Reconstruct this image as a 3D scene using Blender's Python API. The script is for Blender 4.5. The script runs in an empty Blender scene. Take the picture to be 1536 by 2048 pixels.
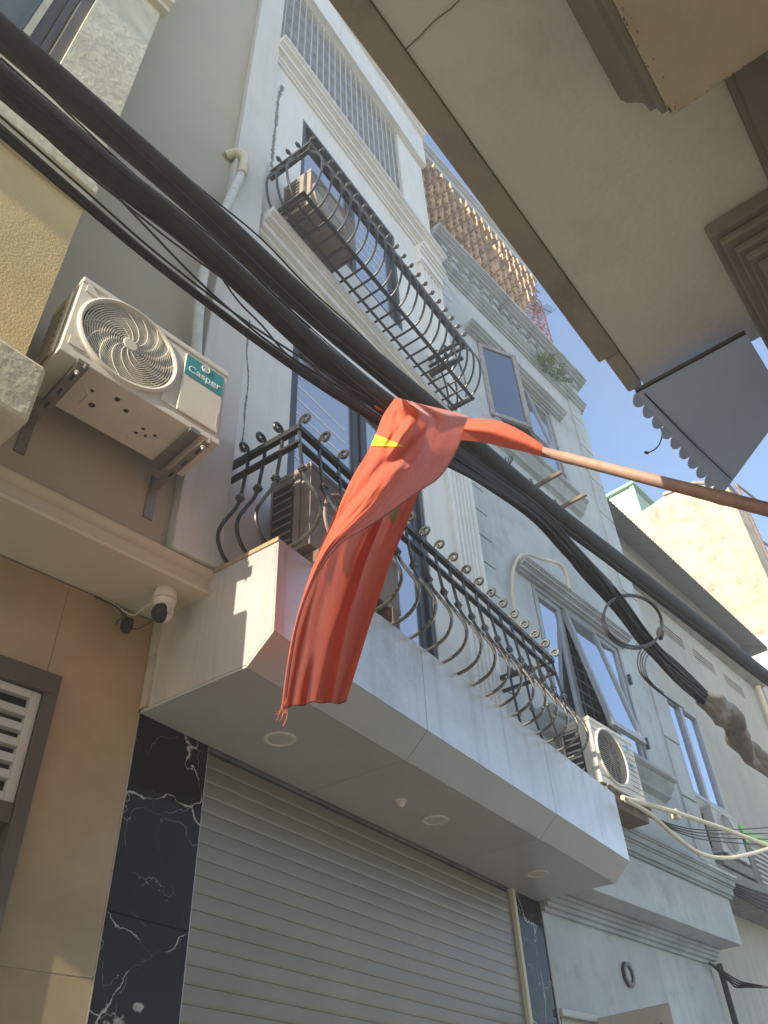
import bpy, math, random
from mathutils import Vector, Matrix, noise
random.seed(7)
S = bpy.context.scene
COL = S.collection
PI = math.pi
# ------------------------------------------------------------------ camera
def v3(*a): return Vector(a)
def cam_axes(yaw, pitch, roll):
    a, b, c = map(math.radians, (yaw, pitch, roll))
    f = v3(math.sin(a)*math.cos(b), math.cos(a)*math.cos(b), math.sin(b))
    r = v3(math.cos(a), -math.sin(a), 0); u = r.cross(f)
    return r*math.cos(c)+u*math.sin(c), -r*math.sin(c)+u*math.cos(c), f
RR, RU, RF = cam_axes(50, 40.895, -3.185)
FPX = 1619.2                       # focal length in photo pixels (photo 1536 x 2048)
CAM = v3(0, 0, 1.55)
cd = bpy.data.cameras.new('camera'); co = bpy.data.objects.new('camera', cd); COL.objects.link(co)
cd.sensor_fit = 'VERTICAL'; cd.sensor_height = 24; cd.lens = 24*FPX/2048; cd.clip_start = 0.05; cd.clip_end = 400
co.matrix_world = Matrix.Translation(CAM) @ Matrix((RR, RU, -RF)).transposed().to_4x4()
S.camera = co
# ------------------------------------------------------------------ sky, sun, exposure
SUN_AZ, SUN_EL = 5.5, 24.0         # light travels towards +x, turned SUN_AZ towards +y
w = bpy.data.worlds.new('World'); S.world = w; w.use_nodes = True
nt = w.node_tree
sky = nt.nodes.new('ShaderNodeTexSky'); sky.sky_type = 'NISHITA'; sky.sun_disc = False
sky.sun_elevation = math.radians(SUN_EL)
sky.sun_rotation = math.atan2(-math.cos(math.radians(SUN_AZ)), -math.sin(math.radians(SUN_AZ)))
sky.air_density = 1.0; sky.dust_density = 0.4; sky.ozone_density = 2.2
bg = nt.nodes['Background']; bg.inputs[1].default_value = 0.15
nt.links.new(sky.outputs[0], bg.inputs[0])
sl = bpy.data.lights.new('sun', 'SUN'); sl.energy = 5.0; sl.angle = math.radians(0.53); sl.color = (1, .90, .74)
so = bpy.data.objects.new('sun', sl); COL.objects.link(so); so.location = (-20, -4, 20)
a, e = math.radians(SUN_AZ), math.radians(SUN_EL)
so.rotation_euler = v3(math.cos(e)*math.cos(a), math.cos(e)*math.sin(a), -math.sin(e)).to_track_quat('-Z', 'Y').to_euler()
S.view_settings.view_transform = 'Standard'; S.view_settings.look = 'None'
S.view_settings.gamma = 1; S.view_settings.use_curve_mapping = False
S.view_settings.exposure = 1.26
S.cycles.max_bounces = 10; S.cycles.diffuse_bounces = 6
# ------------------------------------------------------------------ frames: each facade has its own heading and distance
def ray(px, py): return RF + RR*((px-768)/FPX) + RU*((1024-py)/FPX)
class Fr:
    def __init__(s, az, D):
        t = math.radians(az); s.az = t; s.D = D
        s.x = v3(math.cos(t), math.sin(t), 0); s.n = v3(-math.sin(t), math.cos(t), 0)
    def pt(s, u, o, z): return s.x*u + s.n*(s.D+o) + v3(0, 0, z)
    def loc(s, P): return v3(P.dot(s.x), P.dot(s.n)-s.D, P.z)
    def on(s, px, py, o=0):
        d = ray(px, py); return s.loc(CAM + d*((s.D+o)/d.dot(s.n)))
    def hz(s, px, py, z):
        d = ray(px, py); return s.loc(CAM + d*((z-CAM.z)/d.z))
    def perp(s, px, py, u):
        d = ray(px, py); return s.loc(CAM + d*(u/d.dot(s.x)))
W = Fr(7.2, 2.6)       # white house
L = Fr(-2.3, 2.9005)   # left house
Y = Fr(2.0, 2.2)       # its upper block
G = Fr(0, 3.3)         # grey house
H = Fr(0, 3.5)         # house beyond
O = Fr(0, 0)           # world
Q = Fr(4.0, 0)         # building overhead
# ------------------------------------------------------------------ materials
def mk(name, col, rough=.8, var=.12, scale=2.5, bump=0, bscale=70, metal=0, streak=0, streak_col=(.06,.055,.045), grime=0, spec=.4, coat=0, per_obj=0, drip=0):
    m = bpy.data.materials.new(name); m.use_nodes = True; t = m.node_tree; N = t.nodes; K = t.links
    b = N['Principled BSDF']; b.inputs['Roughness'].default_value = rough; b.inputs['Metallic'].default_value = metal
    b.inputs['Specular IOR Level'].default_value = spec; b.inputs['Coat Weight'].default_value = coat
    geo = N.new('ShaderNodeNewGeometry')
    n1 = N.new('ShaderNodeTexNoise'); n1.inputs['Scale'].default_value = scale; n1.inputs['Detail'].default_value = 7; n1.inputs['Roughness'].default_value = .62
    K.new(geo.outputs['Position'], n1.inputs['Vector'])
    r = N.new('ShaderNodeMapRange'); r.inputs[1].default_value = .3; r.inputs[2].default_value = .7; r.inputs[3].default_value = 1-var; r.inputs[4].default_value = 1+var
    K.new(n1.outputs[0], r.inputs[0])
    mul = N.new('ShaderNodeVectorMath'); mul.operation = 'SCALE'; mul.inputs[0].default_value = col; K.new(r.outputs[0], mul.inputs['Scale'])
    out = mul.outputs[0]
    if per_obj:
        oi = N.new('ShaderNodeObjectInfo'); r2 = N.new('ShaderNodeMapRange'); r2.inputs[3].default_value = 1-per_obj; r2.inputs[4].default_value = 1+per_obj
        K.new(oi.outputs['Random'], r2.inputs[0]); m2 = N.new('ShaderNodeVectorMath'); m2.operation = 'SCALE'; K.new(out, m2.inputs[0]); K.new(r2.outputs[0], m2.inputs['Scale']); out = m2.outputs[0]
    def blend(out, vec_scale, lo, hi, amt, colr, sc):
        mp = N.new('ShaderNodeMapping'); mp.inputs['Scale'].default_value = vec_scale; K.new(geo.outputs['Position'], mp.inputs[0])
        n2 = N.new('ShaderNodeTexNoise'); n2.inputs['Scale'].default_value = sc; n2.inputs['Detail'].default_value = 8; n2.inputs['Roughness'].default_value = .68; K.new(mp.outputs[0], n2.inputs['Vector'])
        rr = N.new('ShaderNodeMapRange'); rr.inputs[1].default_value = lo; rr.inputs[2].default_value = hi; rr.inputs[3].default_value = 0; rr.inputs[4].default_value = amt
        K.new(n2.outputs[0], rr.inputs[0])
        mx = N.new('ShaderNodeMix'); mx.data_type = 'RGBA'; K.new(rr.outputs[0], mx.inputs[0]); K.new(out, mx.inputs[6]); mx.inputs[7].default_value = (*colr, 1)
        return mx.outputs[2]
    if streak: out = blend(out, (5, 5, .35), .5, .78, streak, streak_col, 1.6)
    if drip: out = blend(out, (16, 16, .45), .56, .74, drip, streak_col, 1.0)
    if grime: out = blend(out, (1, 1, 1), .52, .72, grime, streak_col, 3.3)
    K.new(out, b.inputs['Base Color'])
    if bump:
        n3 = N.new('ShaderNodeTexNoise'); n3.inputs['Scale'].default_value = bscale; n3.inputs['Detail'].default_value = 5; K.new(geo.outputs['Position'], n3.inputs['Vector'])
        bp = N.new('ShaderNodeBump'); bp.inputs['Strength'].default_value = 1; bp.inputs['Distance'].default_value = bump; K.new(n3.outputs[0], bp.inputs['Height']); K.new(bp.outputs[0], b.inputs['Normal'])
    return m
M = {}
M['white'] = mk('white_paint', (.74,.715,.66), .75, .08, 1.5, .0012, 45, streak=.25, streak_col=(.30,.29,.26), grime=.10)
M['fin'] = mk('party_wall_paint', (.60,.585,.53), .8, .08, 1.2, .001, 60, streak=.3, streak_col=(.32,.30,.26))
M['grey'] = mk('pale_blue_grey_plaster', (.47,.495,.485), .85, .16, 1.3, .0015, 40, streak=.34, streak_col=(.19,.20,.19), grime=.45)
M['greytrim'] = mk('weathered_grey_trim', (.38,.41,.41), .85, .2, 2.2, .002, 40, streak=.22, streak_col=(.13,.135,.13), grime=.38)
M['beigegrey'] = mk('beige_grey_plaster', (.42,.375,.285), .85, .06, .8, .0006, 50, grime=.06, streak_col=(.3,.26,.2))
M['stucco'] = mk('rough_cream_stucco', (.57,.53,.39), .9, .18, 5, .006, 26, grime=.25, streak_col=(.30,.28,.22))
M['yellow'] = mk('yellow_stucco', (.70,.55,.27), .9, .08, 3, .0025, 95)
M['cream'] = mk('cream_moulding', (.58,.53,.39), .75, .06, 2, .0006, 60, grime=.10, streak_col=(.3,.25,.18))
M['sootty'] = mk('weathered_cream_wall', (.42,.36,.25), .9, .2, 1.2, .008, 8, streak=.5, streak_col=(.20,.13,.075), grime=.95)
M['hwall'] = mk('beige_render', (.44,.42,.35), .9, .12, 1.0, .003, 30, streak=.4, streak_col=(.2,.19,.15), grime=.25)
M['dirty'] = mk('dirty_concrete', (.25,.24,.21), .95, .3, 3, .004, 30, streak=.6, grime=.5)
M['tan'] = mk('tan_wall_tile', (.36,.27,.145), .34, .24, 1.3, .0004, 25, grime=.2, streak_col=(.28,.14,.06), per_obj=.05)
M['grout'] = mk('pale_grout', (.5,.42,.30), .9, .05)
M['brown'] = mk('dark_brown_frame', (.085,.072,.055), .5, .15, 6)
M['ventwhite'] = mk('off_white_painted_metal', (.50,.49,.44), .5, .05, 6)
M['shutter'] = mk('shutter_slat_metal', (.185,.160,.120), .42, .08, 3, metal=.25, per_obj=.05, grime=.10, streak_col=(.15,.14,.11))
M['acp'] = mk('silver_composite_panel', (.62,.605,.58), .30, .12, 1.4, .014, 3.2, metal=.40, drip=.34, streak=.42, streak_col=(.22,.22,.215), spec=.5, per_obj=.03)
M['soffit'] = mk('pale_soffit_panel', (.44,.43,.40), .30, .07, 2, .004, 3, grime=.12, streak_col=(.25,.24,.21))
M['iron'] = mk('black_wrought_iron', (.028,.027,.026), .34, .3, 8, .0008, 120, metal=.2, spec=.6)
M['bronze'] = mk('rubbed_bronze_iron', (.15,.14,.12), .24, .5, 14, .0008, 120, metal=.8, spec=.6)
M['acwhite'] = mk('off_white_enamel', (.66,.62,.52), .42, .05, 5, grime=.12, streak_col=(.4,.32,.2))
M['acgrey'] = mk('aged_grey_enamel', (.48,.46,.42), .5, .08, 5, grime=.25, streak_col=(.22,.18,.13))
M['acdark'] = mk('dark_brown_enamel', (.25,.20,.16), .55, .2, 6, grime=.4, streak_col=(.09,.06,.04))  # the upper caged unit's shade is put into this dark casing colour
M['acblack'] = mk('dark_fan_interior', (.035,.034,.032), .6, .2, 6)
M['coil'] = mk('copper_tinted_coil_fins', (.30,.24,.19), .45, .2, 30, metal=.4)
M['galv'] = mk('galvanised_steel', (.28,.25,.21), .42, .2, 14, metal=.6, grime=.3, streak_col=(.13,.09,.05))
M['rust'] = mk('rusty_steel', (.16,.10,.065), .7, .4, 12, .001, 80)
M['teal'] = mk('teal_label', (.03,.27,.27), .45, .04)
M['text'] = mk('white_print', (.85,.85,.82), .5, .02)
M['blueprint'] = mk('blue_print', (.05,.32,.55), .5, .02)
M['frame'] = mk('charcoal_window_frame', (.055,.058,.065), .38, .1, 6, metal=.2)
M['alu'] = mk('grey_aluminium_frame', (.33,.34,.34), .4, .12, 6, metal=.3)
M['oldframe'] = mk('peeling_window_frame', (.30,.28,.26), .6, .35, 18, grime=.5)
M['terracotta'] = mk('terracotta', (.46,.31,.195), .85, .22, 6, .002, 50, per_obj=.22, grime=.2, streak_col=(.2,.12,.07))
M['redpaint'] = mk('faded_red_lattice', (.42,.17,.13), .7, .2, 6)
M['cable'] = mk('black_cable_sheath', (.030,.027,.024), .62, .35, 14, .002, 60, spec=.3)
M['cablegrey'] = mk('dusty_brown_grey_wrap', (.19,.155,.115), .6, .25, 9, .003, 40, grime=.4)
M['bamboo'] = mk('bamboo_pole', (.36,.225,.165), .5, .18, 9, streak=.2, streak_col=(.3,.14,.08))
M['pvc'] = mk('cream_plastic_pipe', (.66,.58,.40), .45, .10, 8, grime=.25, streak_col=(.3,.2,.1))
M['wrap'] = mk('silver_pipe_wrap', (.62,.60,.55), .45, .15, 20, .004, 40)
M['awning'] = mk('blue_grey_awning_sheet', (.52,.62,.85), .55, .06, 2)
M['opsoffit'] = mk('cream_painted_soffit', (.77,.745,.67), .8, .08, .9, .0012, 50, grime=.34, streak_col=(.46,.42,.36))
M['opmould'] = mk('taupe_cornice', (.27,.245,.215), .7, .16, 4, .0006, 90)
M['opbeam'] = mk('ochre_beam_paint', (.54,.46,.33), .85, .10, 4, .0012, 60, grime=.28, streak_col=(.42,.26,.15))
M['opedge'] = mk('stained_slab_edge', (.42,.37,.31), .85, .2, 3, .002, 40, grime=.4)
M['corr'] = mk('grey_corrugated_steel', (.27,.275,.28), .5, .12, 3, metal=.3, streak=.3)
M['corrwhite'] = mk('white_corrugated_steel', (.62,.60,.55), .5, .08, 3, streak=.3, streak_col=(.35,.3,.22))
M['green'] = mk('pale_green_sheet', (.38,.52,.36), .6, .06, 2, streak=.2, streak_col=(.5,.45,.3))
M['greendark'] = mk('green_trim', (.22,.42,.27), .55, .08, 3)
M['greenplastic'] = mk('bright_green_plastic', (.16,.42,.06), .4, .1, 8)
M['leaf'] = mk('small_leaf', (.10,.16,.045), .6, .35, 25)
M['ground'] = mk('worn_concrete_paving', (.28,.265,.235), .9, .15, 1.5, .003, 30, grime=.2)
M['plasticblack'] = mk('black_plastic', (.02,.02,.02), .5, .1)
M['camwhite'] = mk('white_plastic', (.68,.64,.56), .4, .03)
M['roofcap'] = mk('roof_concrete', (.35,.33,.29), .9, .2)
def glass(name, tint, refl, dark):
    m = bpy.data.materials.new(name); m.use_nodes = True; t = m.node_tree; N = t.nodes; K = t.links
    N.remove(N['Principled BSDF']); out = N['Material Output']
    d = N.new('ShaderNodeBsdfDiffuse'); d.inputs[0].default_value = (*dark, 1)
    g = N.new('ShaderNodeBsdfGlossy'); g.inputs[0].default_value = (*tint, 1); g.inputs[1].default_value = .015
    geo = N.new('ShaderNodeNewGeometry'); n = N.new('ShaderNodeTexNoise'); n.inputs['Scale'].default_value = 1.3; K.new(geo.outputs['Position'], n.inputs['Vector'])
    bp = N.new('ShaderNodeBump'); bp.inputs['Strength'].default_value = .25; bp.inputs['Distance'].default_value = .01; K.new(n.outputs[0], bp.inputs['Height']); K.new(bp.outputs[0], g.inputs['Normal'])
    f = N.new('ShaderNodeFresnel'); f.inputs[0].default_value = 1.5
    mr = N.new('ShaderNodeMapRange'); mr.inputs[3].default_value = refl; mr.inputs[4].default_value = 1; K.new(f.outputs[0], mr.inputs[0])
    mx = N.new('ShaderNodeMixShader'); K.new(mr.outputs[0], mx.inputs[0]); K.new(d.outputs[0], mx.inputs[1]); K.new(g.outputs[0], mx.inputs[2]); K.new(mx.outputs[0], out.inputs[0])
    return m
M['glass'] = glass('sky_reflecting_glass', (.80,.86,.95), .62, (.05,.055,.065))
M['glasspale'] = glass('pale_reflection_glass', (.80,.85,.92), .38, (.30,.315,.34))  # pale sky reflection is put into the pane's diffuse colour
M['glassdark'] = glass('tinted_glass', (.55,.6,.68), .30, (.05,.065,.09))
M['glassold'] = glass('green_tinted_glass', (.5,.55,.45), .15, (.10,.11,.085))
# black marble with white veins
def marble():
    m = bpy.data.materials.new('black_veined_marble'); m.use_nodes = True; t = m.node_tree; N = t.nodes; K = t.links; b = N['Principled BSDF']
    b.inputs['Roughness'].default_value = .12; b.inputs['Specular IOR Level'].default_value = .09
    geo = N.new('ShaderNodeNewGeometry'); ns = N.new('ShaderNodeTexNoise'); ns.inputs['Scale'].default_value = 3.2; ns.inputs['Detail'].default_value = 5; K.new(geo.outputs['Position'], ns.inputs['Vector'])
    ad = N.new('ShaderNodeMix'); ad.data_type = 'VECTOR'; ad.inputs[0].default_value = .30; K.new(geo.outputs['Position'], ad.inputs[4]); K.new(ns.outputs['Color'], ad.inputs[5])
    mp = N.new('ShaderNodeMapping'); mp.inputs['Rotation'].default_value = (.5, .6, .3); mp.inputs['Scale'].default_value = (1, 1, 1); K.new(ad.outputs[1], mp.inputs[0])
    n2 = N.new('ShaderNodeTexNoise'); n2.inputs['Scale'].default_value = 5.5; n2.inputs['Detail'].default_value = 6; K.new(geo.outputs['Position'], n2.inputs['Vector'])
    col = None
    for sc, lo, hi, wid, colr in ((2.6,.42,.70,.020,(.50,.48,.43,1)), (5.6,.46,.72,.013,(.26,.25,.22,1))):
        vo = N.new('ShaderNodeTexVoronoi'); vo.feature = 'DISTANCE_TO_EDGE'; vo.inputs['Scale'].default_value = sc; K.new(mp.outputs[0], vo.inputs['Vector'])
        wd = N.new('ShaderNodeMapRange'); wd.inputs[1].default_value = lo; wd.inputs[2].default_value = hi; wd.inputs[3].default_value = .0004; wd.inputs[4].default_value = wid; K.new(n2.outputs[0], wd.inputs[0])
        dv = N.new('ShaderNodeMath'); dv.operation = 'DIVIDE'; K.new(vo.outputs['Distance'], dv.inputs[0]); K.new(wd.outputs[0], dv.inputs[1])
        iv = N.new('ShaderNodeMath'); iv.operation = 'SUBTRACT'; iv.use_clamp = True; iv.inputs[0].default_value = 1; K.new(dv.outputs[0], iv.inputs[1])
        pw = N.new('ShaderNodeMath'); pw.operation = 'POWER'; pw.inputs[1].default_value = .6; K.new(iv.outputs[0], pw.inputs[0])
        mx = N.new('ShaderNodeMix'); mx.data_type = 'RGBA'; mx.inputs[7].default_value = colr; K.new(pw.outputs[0], mx.inputs[0])
        if col is None: mx.inputs[6].default_value = (.010,.009,.007,1)
        else: K.new(col, mx.inputs[6])
        col = mx.outputs[2]
    K.new(col, b.inputs['Base Color'])
    return m
M['marble'] = marble()
def cloth(name, col):
    m = bpy.data.materials.new(name); m.use_nodes = True; t = m.node_tree; N = t.nodes; K = t.links; b = N['Principled BSDF']; out = N['Material Output']
    geo = N.new('ShaderNodeNewGeometry'); n = N.new('ShaderNodeTexNoise'); n.inputs['Scale'].default_value = 4; n.inputs['Detail'].default_value = 5; K.new(geo.outputs['Position'], n.inputs['Vector'])
    r = N.new('ShaderNodeMapRange'); r.inputs[3].default_value = .85; r.inputs[4].default_value = 1.15; K.new(n.outputs[0], r.inputs[0])
    mu = N.new('ShaderNodeVectorMath'); mu.operation = 'SCALE'; mu.inputs[0].default_value = col; K.new(r.outputs[0], mu.inputs['Scale'])
    K.new(mu.outputs[0], b.inputs['Base Color']); b.inputs['Roughness'].default_value = .62; b.inputs['Sheen Weight'].default_value = .25; b.inputs['Specular IOR Level'].default_value = .25
    wv = N.new('ShaderNodeTexNoise'); wv.inputs['Scale'].default_value = 420; K.new(geo.outputs['Position'], wv.inputs['Vector'])
    n4 = N.new('ShaderNodeTexNoise'); n4.inputs['Scale'].default_value = 11; n4.inputs['Detail'].default_value = 5; n4.inputs['Distortion'].default_value = .8; K.new(geo.outputs['Position'], n4.inputs['Vector'])
    b1 = N.new('ShaderNodeBump'); b1.inputs['Distance'].default_value = .008; b1.inputs['Strength'].default_value = .9; K.new(n4.outputs[0], b1.inputs['Height'])
    b2 = N.new('ShaderNodeBump'); b2.inputs['Distance'].default_value = .0006; K.new(wv.outputs[0], b2.inputs['Height']); K.new(b1.outputs[0], b2.inputs['Normal']); K.new(b2.outputs[0], b.inputs['Normal'])
    tr = N.new('ShaderNodeBsdfTranslucent'); K.new(mu.outputs[0], tr.inputs[0])
    mx = N.new('ShaderNodeMixShader'); mx.inputs[0].default_value = .22; K.new(b.outputs[0], mx.inputs[1]); K.new(tr.outputs[0], mx.inputs[2]); K.new(mx.outputs[0], out.inputs[0])
    return m
M['hemred'] = cloth('stitched_hem', (.26,.045,.03)); M['red'] = cloth('red_flag_cloth', (.66,.125,.058)); M['star'] = cloth('yellow_star_cloth', (.85,.62,.03)); M['starshade'] = cloth('shaded_star_reverse', (.26,.20,.035))  # inner star: shade of the fold is put into its darker olive colour
# ------------------------------------------------------------------ mesh builder (coordinates: u along, o depth, z up, of the thing's frame)
class MB:
    def __init__(s): s.v = []; s.f = []
    def add(s, vs, fs):
        k = len(s.v); s.v += [tuple(p) for p in vs]; s.f += [tuple(i+k for i in f) for f in fs]; return s
    def box(s, u0, u1, o0, o1, z0, z1):
        return s.add([(u0,o0,z0),(u1,o0,z0),(u1,o1,z0),(u0,o1,z0),(u0,o0,z1),(u1,o0,z1),(u1,o1,z1),(u0,o1,z1)],
                     [(0,3,2,1),(4,5,6,7),(0,1,5,4),(1,2,6,5),(2,3,7,6),(3,0,4,7)])
    def prism(s, prof, a0, a1, ax='u'):
        n = len(prof)
        def p(q, t):
            if ax == 'u': return (t, q[0], q[1])
            if ax == 'z': return (q[0], q[1], t)
            return (q[0], t, q[1])
        vs = [p(q, a0) for q in prof] + [p(q, a1) for q in prof]
        fs = [tuple(range(n-1, -1, -1)), tuple(range(n, 2*n))] + [(i, (i+1) % n, n+(i+1) % n, n+i) for i in range(n)]
        return s.add(vs, fs)
    def frustum(s, A, B):          # two matching polygons of 3D points
        n = len(A)
        return s.add(list(A)+list(B), [tuple(range(n-1, -1, -1)), tuple(range(n, 2*n))] + [(i, (i+1) % n, n+(i+1) % n, n+i) for i in range(n)])
    def tube(s, pts, r, seg=8, closed=False):
        pts = [Vector(p) for p in pts]; n = len(pts); rs = r if isinstance(r, (list, tuple)) else [r]*n
        vs = []; up = None
        for i, p in enumerate(pts):
            t = (pts[(i+1) % n]-pts[i-1]) if closed else (pts[min(i+1, n-1)]-pts[max(i-1, 0)])
            if t.length < 1e-9: t = v3(0, 0, 1)
            t.normalize()
            if up is None: up = v3(0, 0, 1) if abs(t.z) < .9 else v3(1, 0, 0)
            b = t.cross(up)
            if b.length < 1e-4: b = t.cross(v3(.3, .9, .2))
            b.normalize(); up = b.cross(t).normalized()
            for k in range(seg):
                a = 2*PI*k/seg; vs.append(p + (b*math.cos(a)+up*math.sin(a))*rs[i])
        fs = []
        for i in range(n if closed else n-1):
            j = (i+1) % n
            for k in range(seg): fs.append((i*seg+k, i*seg+(k+1) % seg, j*seg+(k+1) % seg, j*seg+k))
        if not closed: fs += [tuple(range(seg-1, -1, -1)), tuple(range((n-1)*seg, n*seg))]
        return s.add(vs, fs)
    def lathe(s, c, axis, prof, seg=24):   # prof: (radius, height along axis)
        c = Vector(c); ax = Vector(axis).normalized(); e1 = ax.cross(v3(0, 0, 1) if abs(ax.z) < .9 else v3(1, 0, 0)).normalized(); e2 = ax.cross(e1)
        vs = [c+ax*h+(e1*math.cos(2*PI*k/seg)+e2*math.sin(2*PI*k/seg))*r for r, h in prof for k in range(seg)]
        fs = [(i*seg+k, i*seg+(k+1) % seg, (i+1)*seg+(k+1) % seg, (i+1)*seg+k) for i in range(len(prof)-1) for k in range(seg)]
        fs += [tuple(range(seg-1, -1, -1)), tuple(range((len(prof)-1)*seg, len(prof)*seg))]
        return s.add(vs, fs)
    def grid(s, fn, nu, nv):
        vs = [fn(i/nu, j/nv) for j in range(nv+1) for i in range(nu+1)]
        return s.add(vs, [(j*(nu+1)+i, j*(nu+1)+i+1, (j+1)*(nu+1)+i+1, (j+1)*(nu+1)+i) for j in range(nv) for i in range(nu)])
    def wall(s, u0, u1, z0, z1, of, ob, holes=()):
        us = sorted({u0, u1, *[h[0] for h in holes], *[h[1] for h in holes]}); zs = sorted({z0, z1, *[h[2] for h in holes], *[h[3] for h in holes]})
        us = [x for x in us if u0 <= x <= u1]; zs = [x for x in zs if z0 <= x <= z1]
        for i in range(len(us)-1):
            for j in range(len(zs)-1):
                a, b, c, d = us[i], us[i+1], zs[j], zs[j+1]; m, k = (a+b)/2, (c+d)/2
                if any(h[0] < m < h[1] and h[2] < k < h[3] for h in holes): continue
                s.add([(a,of,c),(b,of,c),(b,of,d),(a,of,d)], [(0,1,2,3)]); s.add([(a,ob,c),(b,ob,c),(b,ob,d),(a,ob,d)], [(3,2,1,0)])
        for a, b, c, d in [(u0,u1,z0,z1)]+list(holes):
            P = [(a,c),(b,c),(b,d),(a,d)]
            for i in range(4):
                p, q = P[i], P[(i+1) % 4]; s.add([(p[0],of,p[1]),(q[0],of,q[1]),(q[0],ob,q[1]),(p[0],ob,p[1])], [(0,3,2,1)])
        return s
def mesh(name, mb, mat, base=(0,0,0), smooth=False):
    me = bpy.data.meshes.new(name); b = Vector(base)
    me.from_pydata([Vector(p)-b for p in mb.v], [], mb.f); me.validate(); me.update()
    for q in (mat if isinstance(mat, (list, tuple)) else [mat]): me.materials.append(M[q])
    import bmesh
    bm = bmesh.new(); bm.from_mesh(me); bmesh.ops.recalc_face_normals(bm, faces=bm.faces); bm.to_mesh(me); bm.free()
    if smooth:
        for p in me.polygons: p.use_smooth = True
        me.set_sharp_from_angle(angle=math.radians(40))
    return me
class Thing:
    def __init__(s, name, label, cat, fr, base=(0,0,0), group=None, kind=None):
        s.fr = fr; s.base = Vector(base); s.name = name
        o = bpy.data.objects.new(name, None); COL.objects.link(o); o.empty_display_size = .1
        o.location = fr.pt(*base); o.rotation_euler = (0, 0, fr.az); s.o = o
        tag(o, label, cat, group, kind)
    def part(s, name, mb, mat, parent=None, smooth=False, bevel=0, kind=None, label=None):
        me = mesh(name, mb, mat, s.base, smooth); o = bpy.data.objects.new(name, me); COL.objects.link(o); o.parent = parent or s.o
        if bevel:
            m = o.modifiers.new('bevel', 'BEVEL'); m.width = bevel; m.segments = 2; m.limit_method = 'ANGLE'; m.angle_limit = math.radians(40)
        if kind: o['kind'] = kind
        if label: o['label'] = label
        return o
    def piece(s, name, me, loc, parent=None, rot=(0,0,0), scale=None):   # shares mesh data; loc in frame coordinates
        o = bpy.data.objects.new(name, me); COL.objects.link(o); o.parent = parent or s.o; o.location = Vector(loc)-s.base; o.rotation_euler = rot
        if scale: o.scale = scale
        return o
def tag(o, label=None, cat=None, group=None, kind=None):
    if label: o['label'] = label
    if cat: o['category'] = cat
    if group: o['group'] = group
    if kind: o['kind'] = kind
def single(name, mb, mat, label, cat, fr=None, base=None, group=None, kind=None, smooth=False, bevel=0):   # a thing that is one mesh
    fr = fr or O
    if base is None:
        n = len(mb.v); base = (sum(p[0] for p in mb.v)/n, sum(p[1] for p in mb.v)/n, min(p[2] for p in mb.v))
    o = bpy.data.objects.new(name, mesh(name, mb, mat, base, smooth)); COL.objects.link(o); o.location = fr.pt(*base); o.rotation_euler = (0, 0, fr.az)
    if bevel:
        m = o.modifiers.new('bevel', 'BEVEL'); m.width = bevel; m.segments = 2; m.limit_method = 'ANGLE'
    tag(o, label, cat, group, kind); return o
def text_mb(txt, size, ext, place):     # place(x, y, h) -> frame coordinates
    cu = bpy.data.curves.new('print', 'FONT'); cu.body = txt; cu.size = size; cu.extrude = ext; cu.resolution_u = 3
    o = bpy.data.objects.new('print', cu); COL.objects.link(o); dg = bpy.context.evaluated_depsgraph_get()
    me = bpy.data.meshes.new_from_object(o.evaluated_get(dg)); mb = MB()
    mb.add([place(*v.co) for v in me.vertices], [tuple(p.vertices) for p in me.polygons])
    bpy.data.objects.remove(o); bpy.data.curves.remove(cu); bpy.data.meshes.remove(me); return mb
def spline(pts, n=8):                   # Catmull-Rom through points
    pts = [Vector(p) for p in pts]; out = []
    for i in range(len(pts)-1):
        p0, p1, p2, p3 = pts[max(i-1,0)], pts[i], pts[i+1], pts[min(i+2, len(pts)-1)]
        for k in range(n):
            t = k/n; out.append(.5*((2*p1)+(p2-p0)*t+(2*p0-5*p1+4*p2-p3)*t*t+(-p0+3*p1-3*p2+p3)*t**3))
    return out+[pts[-1]]
def cornice(top, front, steps):         # profile (o, z) from the wall out; steps: (projection, drop) going down from the top
    z = top; prof = [(front, top)]
    for pr, dz in steps: prof += [(front-pr, z), (front-pr*1.0, z-dz)]; z -= dz
    prof.append((front, z)); return prof
def conv(mb, fa, fb):                   # frame coordinates of fa -> frame coordinates of fb
    r = MB(); r.v = [tuple(fb.loc(fa.pt(*p))) for p in mb.v]; r.f = mb.f; return r
def clump(a, b, n): return [a+(b-a)*i/n for i in range(n+1)]
# ================================================================== ground
g = MB().add([(-40,-40,0),(40,-40,0),(40,40,0),(-40,40,0)], [(0,1,2,3)])
o = bpy.data.objects.new('ground', mesh('ground', g, 'ground')); COL.objects.link(o); tag(o, 'pale concrete alley paving between the houses', 'ground', kind='structure'); del o['category']
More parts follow.
